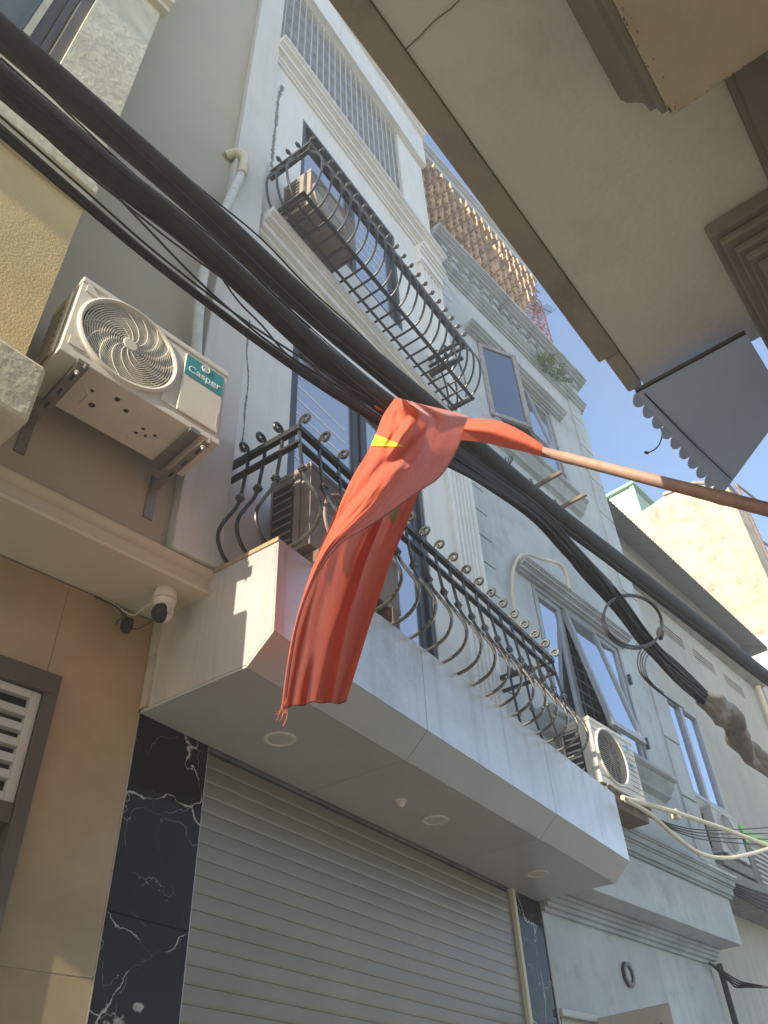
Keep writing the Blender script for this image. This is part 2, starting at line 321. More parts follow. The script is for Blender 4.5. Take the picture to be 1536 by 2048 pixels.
# ================================================================== left house
T = Thing('tiled_yellow_house', 'house with yellow stucco above, beige cornice and tan tiled ground floor, at left edge', 'house', L, (0,0,0))
bw = T.part('backing_wall', MB().wall(-3.0,1.572,0,3.66,.004,.25,[(-.02,1.16,.0,3.18)]).box(-3,1.57,.26,2.2,0,3.66), 'grout')
t2 = [(1.149,3.226),(1.149,3.657),(1.571,3.657),(1.571,2.204),(1.207,2.204),(1.207,3.226)]
T.part('tile', MB().prism([(p[0],p[1]) for p in t2], 0, .0035, 'o'), 'tan', bw)
for a,b,c,d in [(-.06,1.145,3.226,3.657),(-1.26,-.064,2.45,3.657),(-1.26,-.064,1.24,2.446),(1.207,1.571,1.004,2.2),(1.207,1.571,.02,1.0),(-2.5,-1.264,2.45,3.657),(-2.5,-1.264,1.24,2.446),(-2.5,-1.264,.02,1.236),(-1.26,-.064,.02,1.236)]:
    T.part('tile', MB().box(a,b,0,.0035,c,d), 'tan', bw)
dr = T.part('door', MB().box(.02,1.148,.03,.06,0,2.63), 'brown')
T.part('door_frame', MB().box(1.148,1.203,-.03,.05,0,3.135).box(-.06,1.203,-.03,.05,3.135,3.222).box(-.06,.02,-.03,.05,0,3.135).box(.02,1.148,-.02,.05,2.63,2.70), 'brown', dr, bevel=.004)
T.part('panel_moulding', MB().box(.95,.97,.018,.03,1.4,2.5).box(.15,.17,.018,.03,1.4,2.5).box(.15,.97,.018,.03,2.5,2.52), 'brown', dr)
vp = T.part('vent_panel', MB().box(.02,1.148,.06,.07,2.70,3.135), 'brown')
T.part('vent_border', MB().box(1.106,1.146,-.012,.02,2.703,3.132).box(.022,1.106,-.012,.02,3.100,3.132).box(.022,1.106,-.012,.02,2.703,2.735).box(.022,.075,-.012,.02,2.735,3.100), 'ventwhite', vp, bevel=.003)
sm = mesh('slat', MB().box(-.514,.514,-.012,.018,-.0155,.0155), 'ventwhite')
for i in range(5): T.piece('slat', sm, (.591,.0,2.735+.0608*(i+1)), vp, rot=(-.12,0,0))
T.part('mortar_joint', MB().box(1.5725,1.5785,-.001,.05,0,3.2).box(1.5725,1.60,-.05,.0,3.215,3.655), 'opedge', bw)
# overhanging first floor: soffit, cornice, beige grey wall and party wall
sf = T.part('soffit_beam', MB().box(-3,1.655,-.298,.0,3.662,3.70).box(-3,1.655,-.298,1.5,3.70,3.80), 'cream')
prof = [(-.299,3.66),(-.338,3.66),(-.345,3.672),(-.338,3.684),(-.318,3.690),(-.318,3.748),(-.336,3.756),(-.348,3.770),(-.348,3.788),(-.299,3.80)]
T.part('cornice', MB().prism(prof, -3, 1.66), 'cream', smooth=True)
T.part('grey_wall', MB().box(-3,1.40,-.30,1.5,3.802,13.5), 'beigegrey')
T.part('party_wall', MB().box(1.402,1.665,-.365,1.5,3.802,13.6), 'fin', bevel=.006)
# upper block in its own heading
yw = T.part('yellow_wall', conv(MB().box(-1.6,.668,0,.42,3.99,5.14), Y, L), 'yellow')
T.part('ledge', conv(MB().box(-1.6,.738,-.075,.43,3.69,3.988), Y, L), 'stucco', bevel=.02)
T.part('string_course', conv(MB().prism([(.41,5.142),(-.035,5.142),(-.035,5.235),(-.055,5.242),(-.055,5.30),(-.02,5.31),(-.02,5.38),(.41,5.40)], -1.6, .682), Y, L), 'stucco', bevel=.004)
T.part('stucco_wall', conv(MB().wall(-1.6,.668,5.402,13.5,0,.40,[(-.75,.305,5.95,7.6)]), Y, L), 'stucco')
T.part('string_course', conv(MB().prism([(.02,7.74),(-.05,7.74),(-.05,7.80),(-.09,7.82),(-.09,7.92),(.02,7.95)], -1.6, .70), Y, L), 'cream')
wn = T.part('window', conv(MB().box(-.75,.305,.20,.26,5.95,7.6), Y, L), 'brown')
T.part('pane', conv(MB().box(-.70,.13,.188,.197,6.02,7.55), Y, L), 'glassold', wn)
T.part('window_frame', conv(MB().box(.245,.303,.03,.197,5.952,7.598).box(.20,.243,.09,.197,5.952,7.598).box(.12,.198,.13,.197,5.952,7.598).box(-.748,.12,.13,.197,5.952,6.02), Y, L), 'brown', wn, bevel=.004)
T.part('jamb_trim', conv(MB().box(.098,.135,.10,.128,5.952,7.598), Y, L), 'pvc', wn)
for k in range(5): T.part('curtain_fold', conv(MB().box(-.6+.14*k,-.5+.14*k,.180,.1875,6.05,7.5), Y, L), 'glassold', wn)
# ================================================================== white house
T = Thing('white_house', 'white plastered town house with roller shutter, two caged balconies and fluted corner pilaster', 'house', W, (3.5,0,0))
UW = -.3
gw = T.part('ground_wall', MB().wall(2.045,5.86,0,3.30,.022,.2,[(2.45,5.352,0,3.19)]).box(2.045,5.86,.9,1.0,0,3.3), 'dirty')
for a,b,c,d in [(2.039,2.446,2.424,3.199),(2.039,2.446,1.21,2.42),(2.039,2.446,.01,1.206)]:
    T.part('marble_slab', MB().box(a,b,.0,.02,c,d), 'marble', gw)
for a,b,c,d in [(5.394,5.868,2.40,3.199),(5.394,5.868,1.21,2.396),(5.394,5.868,.01,1.206)]:
    T.part('marble_slab', MB().box(a,b,.0,.02,c,d), 'marble', gw)
rs = T.part('roller_shutter', MB().box(2.45,5.352,.05,.06,0,3.2), 'shutter')
PITCH = .066
prof = [(.048,-.033),(.0082,-.033),(.0074,-.031),(.0068,-.018),(.0065,0),(.0068,.018),(.0074,.0300),(.0082,.0308),(.0100,.0310),(.0100,.0325),(.048,.0325)]
sm = mesh('slat', MB().prism(prof, -1.451, 1.451), 'shutter', smooth=True)
for i in range(48): T.piece('slat', sm, (3.901,.0,.035+PITCH*i), rs)
T.part('guide_rail', MB().box(5.353,5.392,-.022,.05,0,3.199), 'cream', rs, bevel=.004)
T.part('guide_rail', MB().box(2.4465,2.4515,.001,.05,0,3.199), 'alu', rs)
# balcony boxing
bal = T.part('balcony_slab', MB().box(2.05,5.76,-.70,-.05,3.36,3.755).box(2.05,5.76,-.58,.02,3.215,3.36), 'dirty')
for a,b in ((2.037,3.158),(3.162,4.604),(4.608,5.77)):
    T.part('soffit_panel', MB().box(a,b,-.600,.0,3.200,3.212), 'soffit', bal)
for a,b in ((2.037,3.172),(3.176,4.613),(4.617,5.77)):
    T.part('chamfer_panel', MB().frustum([(a,-.6025,3.2),(b,-.6025,3.2),(b,-.737,3.314),(a,-.737,3.314)], [(a,-.595,3.209),(b,-.595,3.209),(b,-.727,3.321),(a,-.727,3.321)]), 'soffit', bal)
    T.part('fascia_panel', MB().box(a,b,-.737,-.727,3.317,3.79), 'acp', bal)
side = [(-.726,3.322),(-.726,3.79),(-.02,3.79),(-.02,3.214),(-.597,3.214)]
T.part('side_panel', MB().prism(side, 2.037, 2.047), 'acp', bal)
T.part('side_panel', MB().prism(side, 5.76, 5.77), 'acp', bal)
T.part('coping', MB().box(2.05,5.755,-.722,-.31,3.756,3.782), 'tan', bal)
T.part('coping', MB().box(2.031,2.0365,-.738,-.31,3.775,3.797), 'tan', bal)
# upper walls
wl = T.part('upper_wall', MB().wall(2.02,5.02,3.79,13.0,UW,UW+.14,[(2.55,4.15,3.80,6.27),(2.53,4.07,7.82,9.50),(2.12,4.42,10.30,12.62)]).box(2.02,5.02,.2,2.6,3.4,13.0), 'white')
dr = T.part('balcony_door', MB().box(2.55,4.15,-.19,-.18,3.80,6.27), 'acblack')
def leaf(a,b,c,d,fw,parent,fm,gm,o0=-.245,o1=-.20):
    f = T.part('sash_frame', MB().box(a,a+fw,o0,o1,c,d).box(b-fw,b,o0,o1,c,d).box(a+fw,b-fw,o0,o1,d-fw,d).box(a+fw,b-fw,o0,o1,c,c+fw), fm, parent, bevel=.004)
    T.part('pane', MB().box(a+fw,b-fw,(o0+o1)/2-.004,(o0+o1)/2+.004,c+fw,d-fw), gm, parent); return f
T.part('door_frame', MB().box(2.55,2.60,-.29,-.192,3.80,6.27).box(4.10,4.15,-.29,-.192,3.80,6.27).box(2.60,4.10,-.29,-.192,6.21,6.27), 'frame', dr, bevel=.004)
leaf(2.602,3.37,3.81,6.208,.075,dr,'frame','glasspale'); leaf(3.374,4.098,3.81,6.208,.075,dr,'frame','glasspale',-.262,-.217)
wn = T.part('window', MB().box(2.53,4.07,-.19,-.18,7.82,9.50), 'acblack')
T.part('window_frame', MB().box(2.53,2.575,-.302,-.192,7.82,9.50).box(4.025,4.07,-.302,-.192,7.82,9.50).box(2.575,4.025,-.302,-.192,9.45,9.50).box(2.575,4.025,-.302,-.192,7.82,7.86), 'frame', wn, bevel=.004)
leaf(2.577,3.33,7.862,9.448,.06,wn,'frame','glasspale'); leaf(3.334,4.023,7.862,9.448,.06,wn,'frame','glasspale',-.262,-.217)
sp_ = mesh('film_stripe', MB().box(-.27,.27,-.0015,0,-.006,.006), 'text')
for i in range(9): T.piece('film_stripe', sp_, (2.95,-.2275,5.80-.135*i), dr)
for i in range(8): T.piece('film_stripe', sp_, (3.66,-.2445,8.02+.16*i), wn)
def crack(pts, off, wd): 
    c_ = spline([W.on(x, y, off) for x, y in pts], 6); m_ = MB(); rn = random.Random(5)
    for i in range(len(c_)-1):
        a_, b_ = c_[i], c_[i+1]; w0, w1 = wd*rn.uniform(.3,1.2), wd*rn.uniform(.3,1.2); m_.add([(a_.x-w0,off,a_.z),(a_.x+w0,off,a_.z),(b_.x+w1,off,b_.z),(b_.x-w1,off,b_.z)], [(0,1,2,3)])
    return m_
T.part('plaster_crack', crack([(566,172),(558,192),(555,215),(553,240),(550,262),(546,300),(543,335)], UW-.002, .022), 'dirty', wl)
T.part('plaster_crack', crack([(500,640),(494,700),(497,760),(490,820),(488,860),(482,905)], UW-.002, .007), 'dirty', wl)
# mouldings
T.part('balcony_ledge', MB().prism(cornice(7.05,UW,[(.15,.055),(.135,.012),(.12,.035),(.09,.012),(.07,.06),(.035,.03)]), 2.10, 4.62), 'white', bevel=.003)
T.part('cornice', MB().prism(cornice(10.20,UW,[(.17,.04),(.155,.01),(.14,.035),(.11,.01),(.095,.06),(.06,.01),(.045,.05),(.025,.035)]), 2.03, 5.0), 'white', bevel=.003)
T.part('top_beam', MB().prism(cornice(13.62,UW,[(.20,.06),(.17,.03),(.13,.05),(.08,.84)]), 2.02, 5.05).box(2.02,5.02,UW+.0,2.6,13.0,13.6), 'white', bevel=.004)
up = [( -.12, UW+.02)]
n = 5; uL, uR = 4.56, 5.015
prof = [(uL,UW+.01),(uL,UW-.035)]
for i in range(n):
    a = uL+.05+(uR-uL-.1)*i/n; b = uL+.05+(uR-uL-.1)*(i+1)/n; q = (b-a)
    prof += [(a+.2*q,UW-.035),(a+.32*q,UW-.012),(a+.68*q,UW-.012),(a+.8*q,UW-.035)]
prof += [(uR,UW-.035),(uR,UW+.01)]
pl = T.part('pilaster', MB().prism(prof, 3.80, 9.62, 'z'), 'white')
T.part('capital', MB().prism(cornice(9.94,UW,[(.12,.04),(.10,.04),(.075,.06),(.055,.14),(.07,.03),(.045,.03)]), 4.53, 5.03), 'white', pl, bevel=.003)
gr = T.part('security_grille', MB().box(2.12,4.42,UW+.055,UW+.065,10.30,12.62), 'alu')
vm = mesh('bar', MB().tube([(0,0,-1.15),(0,0,1.15)], .0085, 6), 'ventwhite', smooth=True)
for i in range(21): T.piece('bar', vm, (2.17+.11*i, UW+.012, 11.46), gr)
hm = mesh('bar', MB().box(-1.15,1.15,-.005,.005,-.007,.007), 'acgrey')
for z in (10.75,10.82,11.15,11.22,11.55,11.62,11.95,12.02,12.35,12.42): T.piece('bar', hm, (3.27,UW+.032,z), gr)
# ================================================================== grey house
T = Thing('grey_house', 'weathered pale blue-grey house with quoins, moulded window hoods and terracotta screen on roof', 'house', G, (6.5,0,0))
GU = -.3
gw = T.part('ground_wall', MB().wall(5.44,8.22,0,3.26,0,.2,[(5.46,5.90,0,2.54)]).box(5.44,8.2,.6,.7,0,3.26), 'grey')
T.part('neck_moulding', MB().prism(cornice(3.258,0,[(.11,.03),(.085,.03),(.06,.03),(.03,.03)]), 5.44, 8.25), 'greytrim', bevel=.003)
T.part('transom', MB().box(5.462,6.08,-.025,-.001,2.495,2.538).box(5.462,5.90,.0,.05,2.495,2.538), 'ventwhite', gw, bevel=.003)
T.part('transom_panel', MB().box(5.462,5.90,.02,.04,0,2.494), 'ventwhite', gw)
T.part('beam', MB().box(4.90,8.30,GU-.01,.0,3.262,3.655), 'grey', bevel=.006)
T.part('cornice', MB().prism(cornice(3.84,GU-.012,[(.12,.03),(.105,.012),(.085,.045),(.06,.015),(.045,.06),(.02,.022)]), 4.86, 8.34), 'greytrim', bevel=.003)
T.part('upper_wall', MB().wall(4.82,8.20,3.656,10.555,GU,GU+.14,[(5.67,7.32,4.58,6.0),(5.50,7.12,8.20,9.52)]).box(4.86,8.16,.1,2.6,3.3,11.1), 'grey')
lint = lambda top, u0, u1, k: MB().prism(cornice(top, GU, [(.15*k,.025),(.135*k,.008),(.12*k,.022),(.09*k,.008),(.075*k,.03),(.04*k,.015)]), u0, u1)
T.part('window_hood', lint(6.115,5.42,7.42,1), 'greytrim', bevel=.003)
T.part('window_hood', lint(9.635,5.25,7.36,1), 'greytrim', bevel=.003)
sill = lambda top, u0, u1: MB().prism([(GU,top),(GU-.15,top),(GU-.165,top-.02),(GU-.165,top-.05),(GU-.15,top-.065),(GU-.125,top-.07),(GU-.11,top-.12),(GU-.07,top-.155),(GU-.06,top-.19),(GU-.03,top-.20),(GU,top-.22)], u0, u1)
T.part('window_sill', sill(4.575,5.34,7.47), 'greytrim', smooth=True)
T.part('window_sill', sill(7.95,5.35,7.22), 'greytrim', smooth=True)
def sash(a,b,c,d,fw,parent,fm,gm,o0,o1):
    T.part('sash_frame', MB().box(a,a+fw,o0,o1,c,d).box(b-fw,b,o0,o1,c,d).box(a+fw,b-fw,o0,o1,d-fw,d).box(a+fw,b-fw,o0,o1,c,c+fw), fm, parent, bevel=.003)
    T.part('pane', MB().box(a+fw,b-fw,(o0+o1)/2-.004,(o0+o1)/2+.004,c+fw,d-fw), gm, parent)
wn = T.part('window', MB().box(5.67,7.32,GU+.20,GU+.21,4.58,6.0), 'acblack')
T.part('window_frame', MB().box(5.67,5.715,GU-.012,GU+.09,4.58,6.0).box(7.275,7.32,GU-.012,GU+.09,4.58,6.0).box(5.715,7.275,GU-.012,GU+.09,5.955,6.0).box(5.715,7.275,GU-.012,GU+.09,4.58,4.62).box(6.165,6.20,GU+.01,GU+.09,4.62,5.955).box(6.79,6.825,GU+.01,GU+.09,4.62,5.955), 'alu', wn, bevel=.003)
sash(5.717,6.163,4.622,5.953,.055,wn,'alu','glass',GU+.005,GU+.05); sash(6.827,7.273,4.622,5.953,.055,wn,'alu','glass',GU+.005,GU+.05)
def tilt(mb, zt, ot, ang):
    r = MB(); r.f = mb.f
    for (u,oo,z) in mb.v:
        d = zt-z; q = oo-ot; r.v.append((u, ot+q*math.cos(ang)-d*math.sin(ang), zt-d*math.cos(ang)-q*math.sin(ang)))
    return r
a,b,c,d,fw,o0,o1 = 6.20,6.79,4.63,5.95,.055,GU-.02,GU+.025
T.part('open_sash', tilt(MB().box(a,a+fw,o0,o1,c,d).box(b-fw,b,o0,o1,c,d).box(a+fw,b-fw,o0,o1,d-fw,d).box(a+fw,b-fw,o0,o1,c,c+fw), d, o0, .17), 'alu', wn)
T.part('pane', tilt(MB().box(a+fw,b-fw,GU-.002,GU+.006,c+fw,d-fw), d, o0, .17), 'glass', wn)
for i in range(10): T.part('security_bar', MB().box(6.205,6.785,GU+.12,GU+.13,4.7+.125*i,4.715+.125*i), 'alu', wn)
for uu in (6.35,6.5,6.65): T.part('security_bar', MB().box(uu,uu+.014,GU+.131,GU+.14,4.62,5.95), 'alu', wn)
for zz in (4.85,5.55): T.part('hinge', MB().box(7.322,7.35,GU-.04,GU,zz,zz+.11), 'frame', wn)
wn = T.part('window', MB().box(5.50,7.12,GU+.20,GU+.21,8.20,9.52), 'acblack')
T.part('window_frame', MB().box(5.50,5.545,GU-.012,GU+.09,8.20,9.52).box(7.075,7.12,GU-.012,GU+.09,8.20,9.52).box(5.545,7.075,GU-.012,GU+.09,9.475,9.52).box(5.545,7.075,GU-.012,GU+.09,8.20,8.24).box(6.03,6.07,GU+.01,GU+.09,8.24,9.475), 'oldframe', wn, bevel=.003)
sash(6.58,7.073,8.242,9.473,.055,wn,'alu','glass',GU+.005,GU+.05)
def swing(mb, uh, oh, ang):
    r = MB(); r.f = mb.f
    for (u,oo,z) in mb.v:
        d = u-uh; q = oo-oh; r.v.append((uh+d*math.cos(ang)+q*math.sin(ang), oh-d*math.sin(ang)+q*math.cos(ang), z))
    return r
a,b,c,d,fw,o0,o1 = 5.50,6.045,8.21,9.51,.06,GU-.02,GU+.02
ang = math.radians(23)
ol = T.part('open_sash', swing(MB().box(a,a+fw,o0,o1,c,d).box(b-fw,b,o0,o1,c,d).box(a+fw,b-fw,o0,o1,d-fw,d).box(a+fw,b-fw,o0,o1,c,c+fw), a, GU-.01, ang), 'oldframe', wn)
T.part('pane', swing(MB().box(a+fw,b-fw,GU-.004,GU+.004,c+fw,d-fw), a, GU-.01, ang), 'glassdark', wn)
a,b = 6.07,6.575
T.part('open_sash', tilt(MB().box(a,a+fw,o0,o1,c,d-.04).box(b-fw,b,o0,o1,c,d-.04).box(a+fw,b-fw,o0,o1,d-.04-fw,d-.04).box(a+fw,b-fw,o0,o1,c,c+fw), d-.04, o0, .14), 'alu', wn)
T.part('pane', tilt(MB().box(a+fw,b-fw,GU-.004,GU+.004,c+fw,d-.04-fw), d-.04, o0, .14), 'glass', wn)
for i in range(9): T.part('security_bar', MB().box(5.55,7.07,GU+.12,GU+.13,8.3+.13*i,8.312+.13*i), 'frame', wn)
# quoins
qm = mesh('quoin', MB().box(-.17,.178,-.02,.0,-.295,.295), 'grey')
for i in range(11): T.piece('quoin', qm, (8.03,GU-.001,4.23+.615*i))
qm = mesh('quoin', MB().box(-.10,.10,-.02,.0,-.145,.145), 'grey')
for i in range(22): T.piece('quoin', qm, (4.95,GU-.001,4.10+.31*i))
# entablature
T.part('cornice', MB().prism(cornice(10.55,GU,[(.12,.03),(.105,.01),(.09,.03),(.07,.01),(.055,.04),(.025,.03)]), 4.86, 8.27), 'greytrim', bevel=.003)
T.part('frieze', MB().box(4.88,8.18,GU-.012,GU+.6,10.93,10.98).box(4.88,8.18,GU+.06,GU+.6,10.56,10.93), 'greytrim')
dm = mesh('dentil', MB().box(-.055,.055,-.085,.05,-.07,.0).box(-.045,.045,-.050,.05,-.15,-.07).box(-.055,.055,-.065,.05,-.20,-.15), 'greytrim')
for i in range(15): T.piece('dentil', dm, (4.98+.225*i, GU-.001, 10.929))
T.part('cornice', MB().prism(cornice(11.13,GU-.013,[(.19,.04),(.175,.01),(.15,.03),(.12,.01),(.10,.03),(.06,.02),(.03,.02)]), 4.76, 8.36).box(4.76,8.3,GU-.012,.5,11.02,11.13), 'greytrim', bevel=.004)
# terracotta screen on the roof terrace
scr = T.part('terracotta_screen', MB().box(4.67,4.71,-.33,-.21,11.14,13.52).box(4.71,7.2,-.33,-.21,11.132,11.17), 'terracotta')
pc = MB().box(-.10,-.074,-.085,.055,-.088,.088); pc.frustum([(-.0735,-.060,-.088),(.098,-.060,-.050),(.098,-.045,-.050),(-.0735,-.045,-.088)], [(-.0735,.035,.055),(.098,.035,.085),(.098,.050,.085),(-.0735,.050,.055)])
sm = mesh('screen_tile', pc, 'terracotta')
for r in range(13):
    for k in range(12 + (0 if r < 4 else 1 if r < 6 else 2 if r < 8 else 3 if r < 11 else 4)):
        if random.random() < .035: continue
        T.piece('screen_tile', sm, (4.83+.20*k+(.03 if r % 2 else 0), -.27+random.uniform(-.005,.005), 11.27+.178*r), scr, rot=(random.uniform(-.03,.03),0,random.uniform(-.02,.02)))
T.part('roof_beam', MB().prism(cornice(13.80,-.30,[(.10,.04),(.08,.02),(.06,.05),(.03,.16)]), 4.66, 7.98).box(4.66,7.98,-.299,.4,13.54,13.79), 'grey', bevel=.004)
lt = MB()
for r in range(17):
    z = 11.2+.135*r
    for k in range(6 - (0 if r < 5 else 1 if r < 8 else 2 if r < 11 else 3 if r < 14 else 4)):
        u = 7.99-.14*k+(.07 if r % 2 else 0); lt.tube([(u,-.2,z),(u+.07,-.2,z+.05),(u+.14,-.2,z)], .010, 5)
        lt.tube([(u,-.2,z),(u,-.2,z+.135)], .008, 5)
T.part('red_lattice', lt.tube([(8.20,-.2,11.14),(8.20,-.2,13.3)], .014, 6), 'redpaint')
# open gate leaf
a = math.atan2(-.585, -.09)
T2 = Thing('gate_leaf', 'beige door leaf with vertical vent bars standing open below octagonal plaque', 'door', G, (5.90,-.03,0))
def lf(s0, s1, t0, t1, z0, z1):
    r = MB().box(s0,s1,t0,t1,z0,z1); r.v = [(5.90+p[0]*math.cos(a)-p[1]*math.sin(a), -.03+p[0]*math.sin(a)+p[1]*math.cos(a), p[2]) for p in r.v]; return r
def join(*ms):
    r = MB()
    for m in ms: r.add(m.v, m.f)
    return r
T2.part('frame', join(lf(0,.10,0,.045,.1,2.52), lf(.51,.60,0,.045,.1,2.52), lf(.10,.51,0,.045,2.42,2.52), lf(.10,.51,0,.045,.1,1.5)), 'ventwhite', bevel=.004)
T2.part('backing', lf(.10,.51,.03,.04,1.5,2.42), 'acblack')
for i in range(10): T2.part('vent_bar', lf(.108+.04*i,.130+.04*i,.004,.026,1.5,2.42), 'ventwhite')
# octagonal plaque
T2 = Thing('octagonal_plaque', 'small dark-rimmed octagonal mirror on pale grey wall above open door', 'plaque', G, (6.53,0,2.86))
oc = [(6.53+.078*math.cos(PI/8+k*PI/4), 2.865+.092*math.sin(PI/8+k*PI/4)) for k in range(8)]; ic = [(6.53+(p[0]-6.53)*.66, 2.865+(p[1]-2.865)*.66) for p in oc]
rim = MB()
for k in range(8):
    p,q,r,s_ = oc[k],oc[(k+1)%8],ic[(k+1)%8],ic[k]; rim.prism([p,q,r,s_], -.03, -.001, 'o')
T2.part('rim', rim, 'frame'); T2.part('face', MB().prism(ic, -.012, -.001, 'o'), 'ventwhite')
# ================================================================== house beyond (beige, corrugated eave)
T = Thing('beige_house', 'beige rendered house with slotted vents under corrugated steel eave, beyond the grey house', 'house', H, (11,0,0))
T.part('wall', MB().wall(8.36,14.05,0,9.5,0,.14,[(9.1,10.55,5.15,6.5),(10.25,11.0,7.72,7.92),(11.33,12.08,7.72,7.92),(12.45,13.2,7.72,7.92)]).box(8.4,14.0,.4,3,0,9.3), 'hwall')
T.part('eave_slab', MB().prism([(0,8.20),(-.20,8.26),(-.20,8.36),(0,8.40)], 8.36, 14.1), 'dirty')
cg = MB(); nx = 70*6
cg.grid(lambda s, t: (8.36+5.75*s, -.42+.47*t, 8.93+.27*t+.016*math.sin(2*PI*70*s)), nx, 2)
cg.grid(lambda s, t: (8.36+5.75*s, -.42+.47*t, 8.936+.27*t+.016*math.sin(2*PI*70*s)), nx, 2)
T.part('corrugated_eave', cg, 'corr', smooth=True)
T.part('eave_edge', MB().box(14.112,14.15,-.43,.06,8.88,9.2), 'corr')
for u0 in (10.25,11.33,12.45):
    v = T.part('vent', MB().box(u0,u0+.75,.10,.11,7.72,7.92), 'acblack')
    for zz in (7.765,7.825,7.885): T.part('louvre', MB().box(u0,u0+.75,.01,.06,zz-.012,zz+.012), 'hwall', v)
wn = T.part('window', MB().box(9.1,10.55,.13,.14,5.15,6.5), 'acblack')
T.part('window_frame', MB().box(10.49,10.55,-.01,.08,5.15,6.5).box(9.1,10.49,-.01,.08,6.44,6.5).box(9.1,10.49,-.01,.08,5.15,5.2).box(9.98,10.06,-.01,.08,5.2,6.44), 'alu', wn, bevel=.003)
T.part('pane', MB().box(9.1,9.98,.03,.04,5.2,6.44), 'glass', wn); T.part('pane', MB().box(10.06,10.49,.03,.04,5.2,6.44), 'glass', wn)
T.part('ledge_slab', MB().box(8.35,15.5,-.42,.0,3.86,4.05), 'dirty')
T.part('corner_pipe', MB().tube([(13.9,-.07,4.05),(13.9,-.07,8.2)], .05, 10), 'pvc', smooth=True)
# ================================================================== sunlit buildings behind
T = Thing('cream_building', 'tall sunlit cream gable wall with peeling rusty patches behind the beige house', 'building', O, (17,6,0))
T.part('gable_wall', MB().prism([(2.95,0),(2.95,14.05),(3.6,14.50),(4.4,14.62),(5.7,14.40),(9.5,13.6),(9.5,0)], 16, 17.2), 'sootty')
T.part('gable_wall', MB().box(17.2,22,3.0,9.5,0,13.0), 'sootty')
T.part('coping', MB().prism([(3.0,14.06),(3.6,14.505),(4.4,14.625),(4.4,14.70),(3.6,14.58),(2.9,14.1)], 15.95, 17.25), 'dirty')
fm = T.part('street_frame', MB().tube([(15.9,2.75,11.0),(15.9,2.75,13.9)], .035, 6).tube([(15.9,2.75,13.9),(18,2.2,13.2)], .03, 6).tube([(15.9,2.75,12.2),(17.5,2.3,11.9)], .03, 6), 'rust')
T = Thing('corrugated_fence_panel', 'white corrugated steel panel standing beside sunlit cream gable', 'panel', O, (15,3.4,0))
cg = MB(); cg.grid(lambda s, t: (15.0+.02*math.sin(2*PI*14*s), 2.6+1.6*s, 4+5.65*t), 140, 1); cg.grid(lambda s, t: (15.01+.02*math.sin(2*PI*14*s), 2.6+1.6*s, 4+5.65*t), 140, 1)
T.part('sheet', cg, 'corrwhite', smooth=True); T.part('post', MB().box(15.05,15.12,2.7,2.78,0,9.5).box(15.05,15.12,4.0,4.08,0,9.5), 'galv')
T = Thing('green_rooftop_shed', 'pale green sheet metal rooftop shed peeking over the cream gable', 'shed', O, (19,6,14))
A = O.perp(1262,965,18); B = O.perp(1195,1003,18)
T.part('wall', MB().box(18,18.05,5.72,9.0,13,17.1).box(18.05,21.5,5.72,5.77,13,17.1), 'green')
T.part('corner_trim', MB().box(17.97,18.06,5.66,5.78,13,17.15), 'greendark')
T.part('roof', MB().box(17.9,21.7,5.6,9.2,17.15,17.24), 'greendark')
# ================================================================== building overhead (we stand under its balcony)
T = Thing('overhead_building', 'cream building overhead whose balcony underside fills the upper right', 'building', Q, (0,-1,0))
SZ = 3.6
def q(px, py, z): p = Q.hz(px, py, z); return (p.x, p.y)
e0, e1 = q(650,0,SZ), q(1265,785,SZ)
edge_o = (e0[1]+e1[1])/2
xe = q(1262,778,SZ)[0]
T.part('balcony_slab', MB().prism([(-6,-1.2),(xe+.07,-1.2),(xe+.07,edge_o-.062),(-6,edge_o-.062)], SZ+.002, SZ+.14, 'z'), 'opsoffit')
T.part('slab_edge', MB().box(-6,xe-.18,edge_o-.060,edge_o+.010,SZ-.014,SZ+.17).box(xe-.176,xe,edge_o-.060,edge_o-.010,SZ-.012,SZ+.17), 'opedge', bevel=.006)
crk = [q(925,-6,SZ), q(900,18,SZ), q(868,42,SZ), q(840,72,SZ), q(812,98,SZ), q(784,128,SZ), q(768,138,SZ)]
T.part('crack', MB().tube([(p[0],p[1],SZ-.0005) for p in crk], .0016, 4), 'opmould')
T.part('rear_wall', MB().box(-6,3.0,-1.5,-.42,0,SZ), 'opsoffit')
T.part('upper_wall', MB().box(-6,xe-.05,-1.5,-.35,SZ+.17,7.4), 'opsoffit')
T.part('parapet', MB().box(-6,xe,edge_o-.16,edge_o-.05,SZ+.175,4.25), 'opsoffit')
# beam head with cornice
c0, c1 = q(1238,0,3.36), q(1335,240,3.36)
bo = (c0[1]+c1[1])/2; bx = c1[0]
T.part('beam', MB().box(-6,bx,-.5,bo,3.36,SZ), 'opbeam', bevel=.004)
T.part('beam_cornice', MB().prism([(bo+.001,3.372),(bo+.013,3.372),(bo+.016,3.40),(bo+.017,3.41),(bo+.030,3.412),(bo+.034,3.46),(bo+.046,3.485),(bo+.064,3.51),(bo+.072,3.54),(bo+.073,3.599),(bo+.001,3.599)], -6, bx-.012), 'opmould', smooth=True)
rn = random.Random(8); mo = MB()
for k in range(60):
    t_ = rn.random(); uu = bx-.012-rn.random()**2*.9; ww = rn.uniform(.0015,.006); oo = bo-.002-rn.random()**4*.02
    pts_ = [(uu+ww*math.cos(a_*PI/4)*rn.uniform(.5,1), oo+ww*.5*math.sin(a_*PI/4)*rn.uniform(.4,1), 3.3592) for a_ in range(8)]; mo.add(pts_, [tuple(range(8))])
